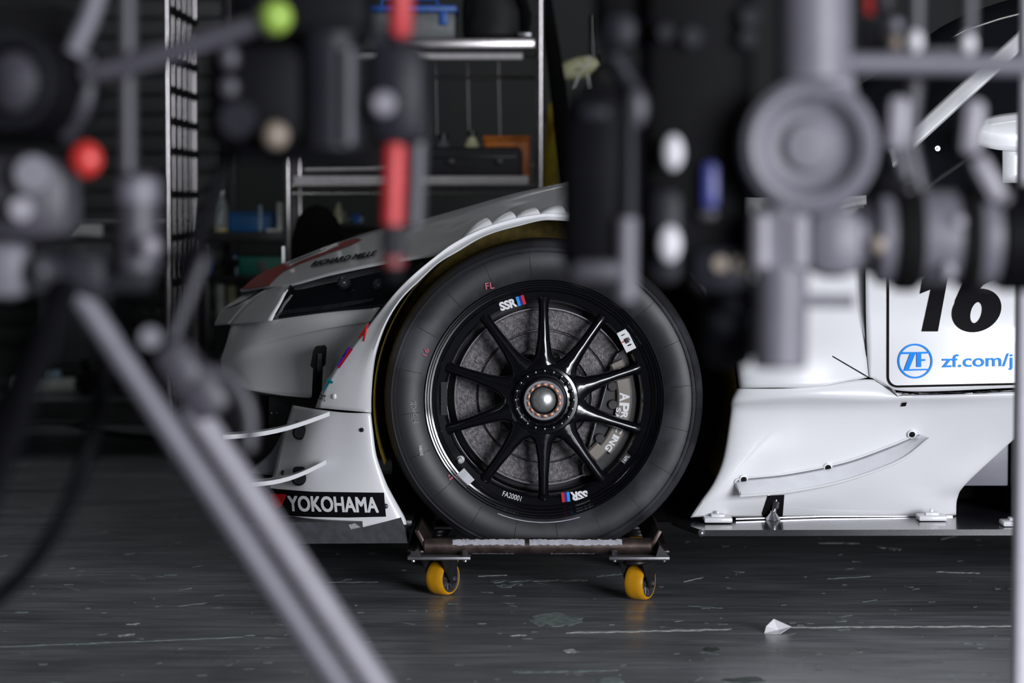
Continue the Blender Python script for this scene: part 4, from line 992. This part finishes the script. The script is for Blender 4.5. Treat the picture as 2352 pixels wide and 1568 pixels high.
wf = thing('folded_frame', (W(345, 700, 5.2).x, 5.2, 0), 'thin dark wire frame stand before the back wall', 'frame')
for px in (318, 345, 372): build('upright', tube([G(px, 930) * Vector((1, 0, 0)) + Vector((0, 5.2, .0)), W(px, 640, 5.2)], .006, 6), 'dark_steel', wf)
for py in (655, 669): build('crossbar', tube([W(312, py, 5.2), W(380, py, 5.2)], .006, 6), 'dark_steel', wf)
# hose on the floor
hz = [(-120, 830), (0, 888), (40, 915), (110, 953), (200, 983), (340, 1003), (480, 1010), (600, 1002)]
tagobj(build('air_hose', tube(spline([G(a, b, .009) for a, b in hz], 50), .008, 10), 'satin_black', base=G(110, 953)), 'black air hose curving across the floor from the white roll', 'hose')

# ------------------------------------------------------------------ foreground: camera gear on stands, out of focus
mat('gear_grey', C(102, 100, 110), 0.5, var=0.06)
mat('gear_light', C(128, 125, 134), 0.45, var=0.05)
mat('gear_mid', C(62, 60, 68), 0.5, var=0.08)
mat('gear_dark', C(30, 30, 37), 0.5, var=0.1, spec=0.2)
mat('gear_black', C(10, 10, 14), 0.6, var=0.15, spec=0.1)
mat('gear_deep', C(4, 4, 6), 0.8, var=0.15, spec=0.2)
mat('grip_red', C(172, 46, 50), 0.5, var=0.06)
mat('knob_red', C(186, 48, 44), 0.4, var=0.05)
mat('knob_green', C(140, 170, 70), 0.4, var=0.05)
mat('knob_white', C(196, 194, 200), 0.4, var=0.03)
mat('knob_beige', C(132, 120, 108), 0.45, var=0.05)
mat('badge_blue', C(52, 58, 125), 0.4, var=0.05)
mat('post_white', C(238, 234, 246), 0.45, var=0.03)
mat('red_band_mat', C(110, 34, 38), 0.5, var=0.06)
FGY = -2.95
SG = SC(FGY)
def f(px, py, dy=0.0): return W(px, py, FGY + dy)
def ptube(pts, rpx, dy=0.0, n=18):
    return tube([f(a, b, dy) for a, b in pts], [r * SG for r in rpx] if isinstance(rpx, (list, tuple)) else rpx * SG, n)
def pbx(x0, y0, x1, y1, dy0, dy1, bev=.006): return pbox(x0, y0, x1, y1, FGY + dy0, FGY + dy1, bev)
def down(p, q):                             # carry the line p -> q on until it meets the floor
    p, q = Vector(p), Vector(q); d = q - p; return p + d * ((p.z - .012) / -d.z)
def pball(px, py, r, dy=0.0, sz=(1, 1, 1)): return ball(f(px, py, dy), r * SG, 20, sz)

# --- left: tripod with twin-tube leg
ap = f(170, 640)
tri = thing('camera_tripod', (ap.x, ap.y, 0), 'grey twin-tube camera tripod with clamp and vertical column beside the car nose', 'tripod')
build('spider', J(rbox(f(170, 632, .02), (.075, .07, .05), .015), cyl(f(96, 628, .01), f(96, 628, -.02), .02, 16)), 'gear_dark', tri)
a, b = f(168, 655), f(775, 1568); foot = down(a, b)
leg = build('leg', tube([a, b, foot], 29 * SG, 18), 'gear_grey', tri)
a2, b2_ = f(437, 930), f(862, 1568); foot2 = down(a2, b2_)
build('leg_extension', tube([a2, b2_, foot2], 33 * SG, 18), 'gear_light', leg)
build('leg_foot', J(ball(foot + Vector((.02, 0, .004)), .028, 16, (1.3, 1, .5))), 'gear_black', leg)
build('leg_clamp', J(rbox(f(425, 850, .0), (.060, .05, .036), .012, Matrix.Rotation(.95, 3, 'Y')), rbox(f(470, 900, .0), (.05, .05, .04), .012, Matrix.Rotation(.95, 3, 'Y'))), 'gear_mid', leg)
build('clamp_knob', J(cyl(f(345, 775, .03), f(345, 775, -.02), 26 * SG, 18), ), 'gear_grey', leg)
build('clamp_lever', tube(spline([f(470, 850, -.01), f(528, 868, -.01), f(560, 915, -.01), f(574, 970, -.01), f(570, 1030, -.01)], 16), 17 * SG, 12), 'gear_mid', leg)
l2 = down(f(150, 660, -.02), f(60, 900, -.12))
build('leg', tube([f(150, 660, -.02), l2], 30 * SG, 18), 'gear_black', tri)
l3a = f(150, 660, .03); l3 = Vector((l3a.x - .42, l3a.y + .22, .012))
build('leg', tube([l3a, l3], 26 * SG, 18), 'gear_black', tri)
build('brace', ptube([(470, 585), (430, 690), (388, 800)], 15, .02), 'gear_mid', tri)
build('brace_joint', pball(470, 588, 16, .02), 'gear_dark', tri)
build('brace_link', ptube([(470, 585), (300, 600), (180, 630)], 12, .03), 'gear_black', tri)
build('column', ptube([(292, -160), (292, 200), (293, 420)], 19), 'gear_mid', tri)
slv = build('column_sleeve', cyl(f(316, 630), f(316, 395), 50 * SG, 24, .25), 'gear_mid', tri)
build('sleeve_collar', cyl(f(316, 470), f(316, 410), 52 * SG, 24), 'gear_grey', slv)
build('sleeve_knob', pball(342, 566, 26, -.03), 'gear_light', slv)
build('yoke', rbox(f(245, 630, .03), (.09, .04, .035), .01), 'gear_dark', tri)
# pan arm carrying the middle camera
arm = thing('support_arm', f(292, 150, -.01), 'dark grey slanted arm with a green ball end on the tripod column', 'arm')
build('tube', ptube([(190, 172), (300, 150), (470, 95), (618, 45)], [22, 25, 26, 24], -.02), 'gear_mid', arm)
build('ball_end', pball(632, 40, 39, -.03), 'knob_green', arm)
build('end_ring', cyl(f(600, 52, -.02), f(616, 46, -.02), 34 * SG, 18), 'knob_white', arm)
# cables
tagobj(build('signal_cable', tube(spline([f(250, 800, .15), f(225, 940, .12), f(200, 1040, .1), f(155, 1165, .1), f(85, 1280, .1), f(0, 1368, .1), f(-120, 1450, .1), f(-260, 1500, .1), f(-420, 1900, .05), f(-480, 2500, .0)], 40), 20 * SG, 12), 'gear_black', base=f(0, 1368, .1)), 'thick black cable hanging in a curve below the twin-tube tripod', 'cable')
# --- far left camera with lens rings and red knob
lc = thing('video_camera', f(60, 560, -.02), 'black video camera with red knob on the fluid head at the tripod', 'camera')
build('head_base', J(rbox(f(60, 455, .02), (.10, .08, .085), .025)), 'gear_mid', lc)
build('head_dial', J(cyl(f(75, 400, .0), f(75, 400, -.045), 44 * SG, 24)), 'gear_grey', lc)
build('head_dial', J(cyl(f(48, 480, .0), f(48, 480, -.05), 28 * SG, 24)), 'gear_light', lc)
build('tilt_block', rbox(f(10, 620, .0), (.05, .06, .055), .014), 'gear_grey', lc)
build('bolt_head', pball(95, 622, 24, -.04), 'gear_mid', lc)
build('body', J(rbox(f(20, 175, .07), (.15, .09, .14), .02)), 'gear_deep', lc)
build('lens_barrel', lathe([(.0, -.03), (.030, -.03), (.034, -.034), (.044, -.034), (.047, -.03), (.052, .03), (.05, .06), (0, .06)], f(62, 190, -.01), (.35, 1, 0), 40), 'gear_black', lc)
build('lens_ring', lathe([(.036, -.036), (.044, -.037), (.046, -.03), (.037, -.03)], f(62, 190, -.01), (.35, 1, 0), 40, closed=True), 'gear_dark', lc)
build('front_glass', lathe([(0, -.030), (.018, -.027), (.029, -.02), (.03, -.01)], f(58, 190, -.02), (.35, 1, 0), 30), 'gear_mid', lc)
build('rod', ptube([(236, -60), (205, 40), (168, 122)], 23, -.03), 'gear_grey', lc)
build('strap', tube(spline([f(195, 130, .0), f(200, 190, .0), f(188, 250, .0), f(150, 310, .02)], 14), 20 * SG, 10), 'gear_mid', lc)
build('red_knob', J(pball(196, 366, 38, -.02, (1, .8, 1.08))), 'knob_red', lc)
build('knob_shaft', cyl(f(176, 366, -.0), f(110, 385, -.0), 12 * SG, 12), 'gear_black', lc)
# --- middle camera
mc = thing('cinema_camera', f(700, 330, .0), 'black cinema camera with beige and silver knobs and a red-sleeved handle', 'camera')
build('body', J(pbx(470, 92, 700, 345, .0, .14, .02), pbx(520, -60, 850, 100, .03, .14, .02)), 'gear_black', mc)
build('base_plate', J(pbx(540, 335, 850, 372, .0, .12, .012), pbx(640, 345, 860, 362, -.02, .1, .006)), 'gear_black', mc)
build('lens_barrel', cyl(f(762, 352, .02), f(762, 68, .02), 74 * SG, 30, .15), 'gear_dark', mc)
build('barrel_highlight', ptube([(800, 110), (800, 330)], 17, -.012, 12), 'gear_mid', mc)  # lighter tube drawn as the highlight stripe down the barrel
build('rear_block', J(pbx(842, 90, 978, 335, .0, .1, .02)), 'gear_dark', mc)
build('silver_knob', J(cyl(f(880, 238, .02), f(880, 238, -.025), 29 * SG, 20, .3)), 'gear_light', mc)
build('dark_knob', cyl(f(868, 88, .02), f(868, 88, -.02), 24 * SG, 18, .3), 'gear_dark', mc)
build('beige_knob', pball(632, 311, 31, -.02), 'knob_beige', mc)
build('teal_dial', J(cyl(f(545, 275, .01), f(545, 275, -.012), 44 * SG, 22)), 'gear_dark', mc)
for y0, y1 in ((105, 160), (175, 225)): build('switch', J(pbx(502, y0, 545, y1, -.015, .02, .008)), 'gear_mid', mc)
build('strut', ptube([(535, 330), (480, 480), (415, 640)], 17, .05), 'gear_black', mc)
hd = build('handle', J(ptube([(921, -160), (915, 90), (908, 300), (902, 560), (902, 632)], [25, 25, 25, 26, 24], .03)), 'gear_dark', mc)
build('red_sleeve', ptube([(922, -160), (921, -20), (917, 70), (915, 84)], [27, 27, 27, 20], .025), 'grip_red', hd)
build('red_sleeve', ptube([(908, 296), (907, 308), (904, 400), (900, 516)], [20, 28, 28, 27], .025), 'grip_red', hd)
build('red_band', ptube([(902, 588), (902, 612)], 27, .025), 'red_band_mat', hd)
build('end_cap', J(pball(902, 630, 30, .03, (1.1, 1, .9))), 'gear_black', hd)
build('guide_rod', ptube([(958, 320), (955, 420), (950, 520)], 24, .08), 'gear_mid', mc)
# --- right: hanging grey column with round hub, on a boom stand
boom = thing('boom_stand', (f(2640, 147).x, FGY, 0), 'grey boom stand whose horizontal bar carries the round-hub column', 'stand')
build('bar', ptube([(1930, 145), (2352, 150), (2640, 152)], 25), 'gear_grey', boom)
build('stand_pole', tube([f(2640, -200), Vector((f(2640, 0).x, FGY, .0))], .02, 16), 'gear_grey', boom)
for k in range(3):
    a = 2 * PI * k / 3 + .4; bx_ = f(2640, 0).x
    build('stand_leg', tube([(bx_, FGY, .35), (bx_ + .38 * math.cos(a), FGY + .38 * math.sin(a), .012)], .012, 10), 'gear_grey', boom)
col = thing('hub_column', f(1860, 335, .0), 'pale grey column with a large round hub hanging from the boom bar', 'column')
build('upper_column', cyl(f(1868, 190), f(1868, -200), 86 * SG, 32, .1), 'gear_grey', col)
build('neck', J(cyl(f(1905, 235), f(1882, 150), 66 * SG, 24)), 'gear_light', col)
hub = f(1860, 335, -.02)
build('round_hub', lathe([(0, .05), (.060, .05), (.0655, .042), (.067, .01), (.064, -.006), (.056, -.012), (.048, -.010), (.038, .004), (.030, .006), (.028, .006), (0, .006)], hub, (0, 1, 0), 56), 'gear_grey', col)
build('hub_cap', lathe([(0, -.004), (.022, -.003), (.026, .001), (.027, .008)], hub, (0, 1, 0), 40), 'gear_grey', col)
build('lower_column', cyl(f(1790, 845), f(1796, 470), 62 * SG, 28, .12), 'gear_grey', col)
for px in (1748, 1832): build('clamp_half', cyl(f(px, 618, -.02), f(px, 490, -.02), 27 * SG, 18, .3), 'gear_light', col)
build('joint_block', J(pbx(1855, 475, 1990, 640, .0, .06, .02), pbx(1940, 500, 2000, 600, .02, .08, .02)), 'gear_grey', col)
build('drop_plate', J(pbx(1610, 610, 1738, 850, .05, .09, .03)), 'gear_black', col)
build('joint_rod', ptube([(1840, 690), (1962, 692)], 15), 'gear_grey', col)
build('side_knob', J(pball(1690, 700, 44, .04)), 'gear_dark', col)
build('lower_knob', pball(1665, 735, 46, .05), 'gear_dark', col)
# lens with its rings
lens = thing('zoom_lens', f(2170, 660, .05), 'dark ribbed zoom lens lying level beside the round-hub column', 'lens')
LA = f(1960, 545, .06)
def ring(x0, x1, prof, name, m):
    A, L = f(x0, 545, .06), (x1 - x0) * SG
    build(name, lathe([(0, 0)] + [(r * SG, L * t) for r, t in prof] + [(0, L)], A, (1, 0, 0), 40), m, lens)
ring(1955, 2010, [(70, 0), (84, .2), (88, 1)], 'mount_ring', 'gear_mid')
ring(2008, 2050, [(104, 0), (112, .2), (112, 1)], 'focus_ring', 'gear_grey')
ring(2050, 2112, [(122, 0), (128, .2), (128, .8), (118, 1)], 'rubber_ring', 'gear_deep')
ring(2110, 2205, [(108, 0), (110, .2), (110, .8), (108, 1)], 'barrel_ring', 'gear_grey')
ring(2203, 2240, [(124, 0), (128, .3), (128, .7), (124, 1)], 'rubber_ring', 'gear_deep')
ring(2238, 2292, [(112, 0), (116, .3), (116, .7), (112, 1)], 'barrel_ring', 'gear_grey')
ring(2290, 2480, [(124, 0), (128, .1), (128, .9), (124, 1)], 'hood', 'gear_black')
for px, py, m in ((2002, 560, 'knob_beige'), (2182, 510, 'gear_light'), (2160, 618, 'gear_light')):
    build('lens_highlight', J(ball(f(px, py, .06) + Vector((0, -108 * SG, 0)), 17 * SG, 14, (1, .5, 1.2))), m, lens)  # paler blobs paint highlights onto the lens rings
# levers above the lens
for px, py, w_, h_, a in ((2060, 283, 27, 64, .06), (2232, 292, 28, 66, .1), (2268, 410, 26, 60, -.5)):
    c = f(px, py, .02)
    build('lever', rbox(c, (w_ * 2 * SG, .02, h_ * 2 * SG), .009, Matrix.Rotation(a, 3, 'Y')), 'gear_light', lens)
build('lever_bracket', J(ptube([(2300, 440), (2320, 520)], 24, .03), ptube([(2060, 340), (2085, 440)], 20, .03), ptube([(2100, 180), (2085, 320), (2110, 440)], 24, .06), ptube([(2232, 340), (2270, 410)], 18, .03)), 'gear_mid', lens)
build('top_carrier', J(pbx(2010, 395, 2110, 450, .02, .1, .012)), 'gear_black', lens)
# vertical control rods with white tips above the bar
cr_ = thing('control_rods', f(2160, 120, .05), 'two slim grey rods with white tips standing behind the boom bar', 'rods')
for px, top, tip, r in ((2104, -200, 96, 21), (2226, -200, 102, 20)):
    build('rod', ptube([(px + 4, top), (px, tip)], 17, .05), 'gear_mid', cr_)
    build('white_tip', J(pball(px - 3, tip, r, .04, (.95, .9, 1.35))), 'knob_white', cr_)
for py, m in ((58, 'gear_grey'), (98, 'knob_beige')): build('washer_tip', pball(2056, py, 18, .05), m, cr_)
build('tip_clip', J(pbx(2035, 110, 2235, 128, .04, .07, .004)), 'gear_mid', cr_)
build('red_tag', J(pbx(1985, -30, 2012, 34, .06, .08, .004)), 'red', cr_); build('tag_plate', J(pbx(2014, -40, 2052, 30, .05, .09, .006), pbx(1975, 40, 2060, 118, .08, .1, .006)), 'gear_dark', cr_)
# --- black camera left of the column
bc = thing('broadcast_camera', f(1560, 640, .06), 'large black broadcast camera with white buttons and a blue badge next to the hub column', 'camera')
build('body', J(pbx(1480, -150, 1735, 640, .02, .16, .02), pbx(1370, -150, 1500, 110, .05, .16, .03)), 'gear_deep', bc)
build('battery', J(pbx(1292, 195, 1478, 655, -.02, .05, .025)), 'gear_black', bc)
build('battery_edge', J(ptube([(1448, 215), (1446, 420), (1440, 655)], [12, 16, 20], -.022)), 'gear_dark', bc)
build('corner_highlight', J(pball(1462, 248, 30, -.022, (.9, .6, 1.5))), 'gear_mid', bc)  # lighter blob painted in as the highlight at the battery's top right
build('battery_bar', J(pbx(1310, 596, 1436, 650, -.035, .0, .01)), 'gear_mid', bc)
build('battery_label', J(pbx(1330, 240, 1402, 278, -.026, .0, .008)), 'gear_dark', bc)
build('lower_edge', ptube([(1440, 500), (1438, 690)], 24, -.025), 'gear_grey', bc)
build('side_panel', J(pbx(1492, 430, 1570, 655, .0, .05, .012)), 'gear_dark', bc)
build('button', J(pball(1546, 350, 27, .0, (.9, .6, 1.5))), 'knob_white', bc)
build('button', J(pball(1538, 560, 28, -.01, (.95, .6, 1.5))), 'knob_white', bc)
build('blue_badge', J(pbx(1612, 370, 1652, 480, .005, .03, .006)), 'badge_blue', bc)
build('badge_foot', J(pbx(1606, 480, 1648, 505, .005, .03, .006)), 'gear_mid', bc)
build('port_cover', J(pbx(1580, 560, 1735, 680, .0, .06, .02)), 'gear_dark', bc)
for px in (1655, 1700): build('port', J(cyl(f(px, 606, .02), f(px, 606, -.004), 18 * SG, 14)), 'knob_beige', bc)
build('viewfinder', J(pbx(1380, 20, 1470, 120, .02, .1, .02), ptube([(1400, 110), (1440, 180), (1475, 210)], 26, .05)), 'gear_dark', bc)
for px, py, r in ((1725, 40, 26), (1720, 88, 22), (1530, 75, 20), (1590, 85, 24)): build('dial', cyl(f(px, py, .03), f(px, py, .005), r * SG, 16), 'gear_dark', bc)
# white post nearer the car
wp = W(2366, 784, -1.3)
post = thing('white_post', (wp.x, -1.3, 0), 'tall white round post standing at the car door', 'post')
build('tube', cyl((wp.x, -1.3, .01), (wp.x, -1.3, 2.6), .0255, 24), 'post_white', post)
build('base', lathe([(0, 0), (.14, 0), (.14, .008), (.04, .014), (.03, .05), (0, .05)], (wp.x, -1.3, 0), (0, 0, 1), 32), 'post_white', post)
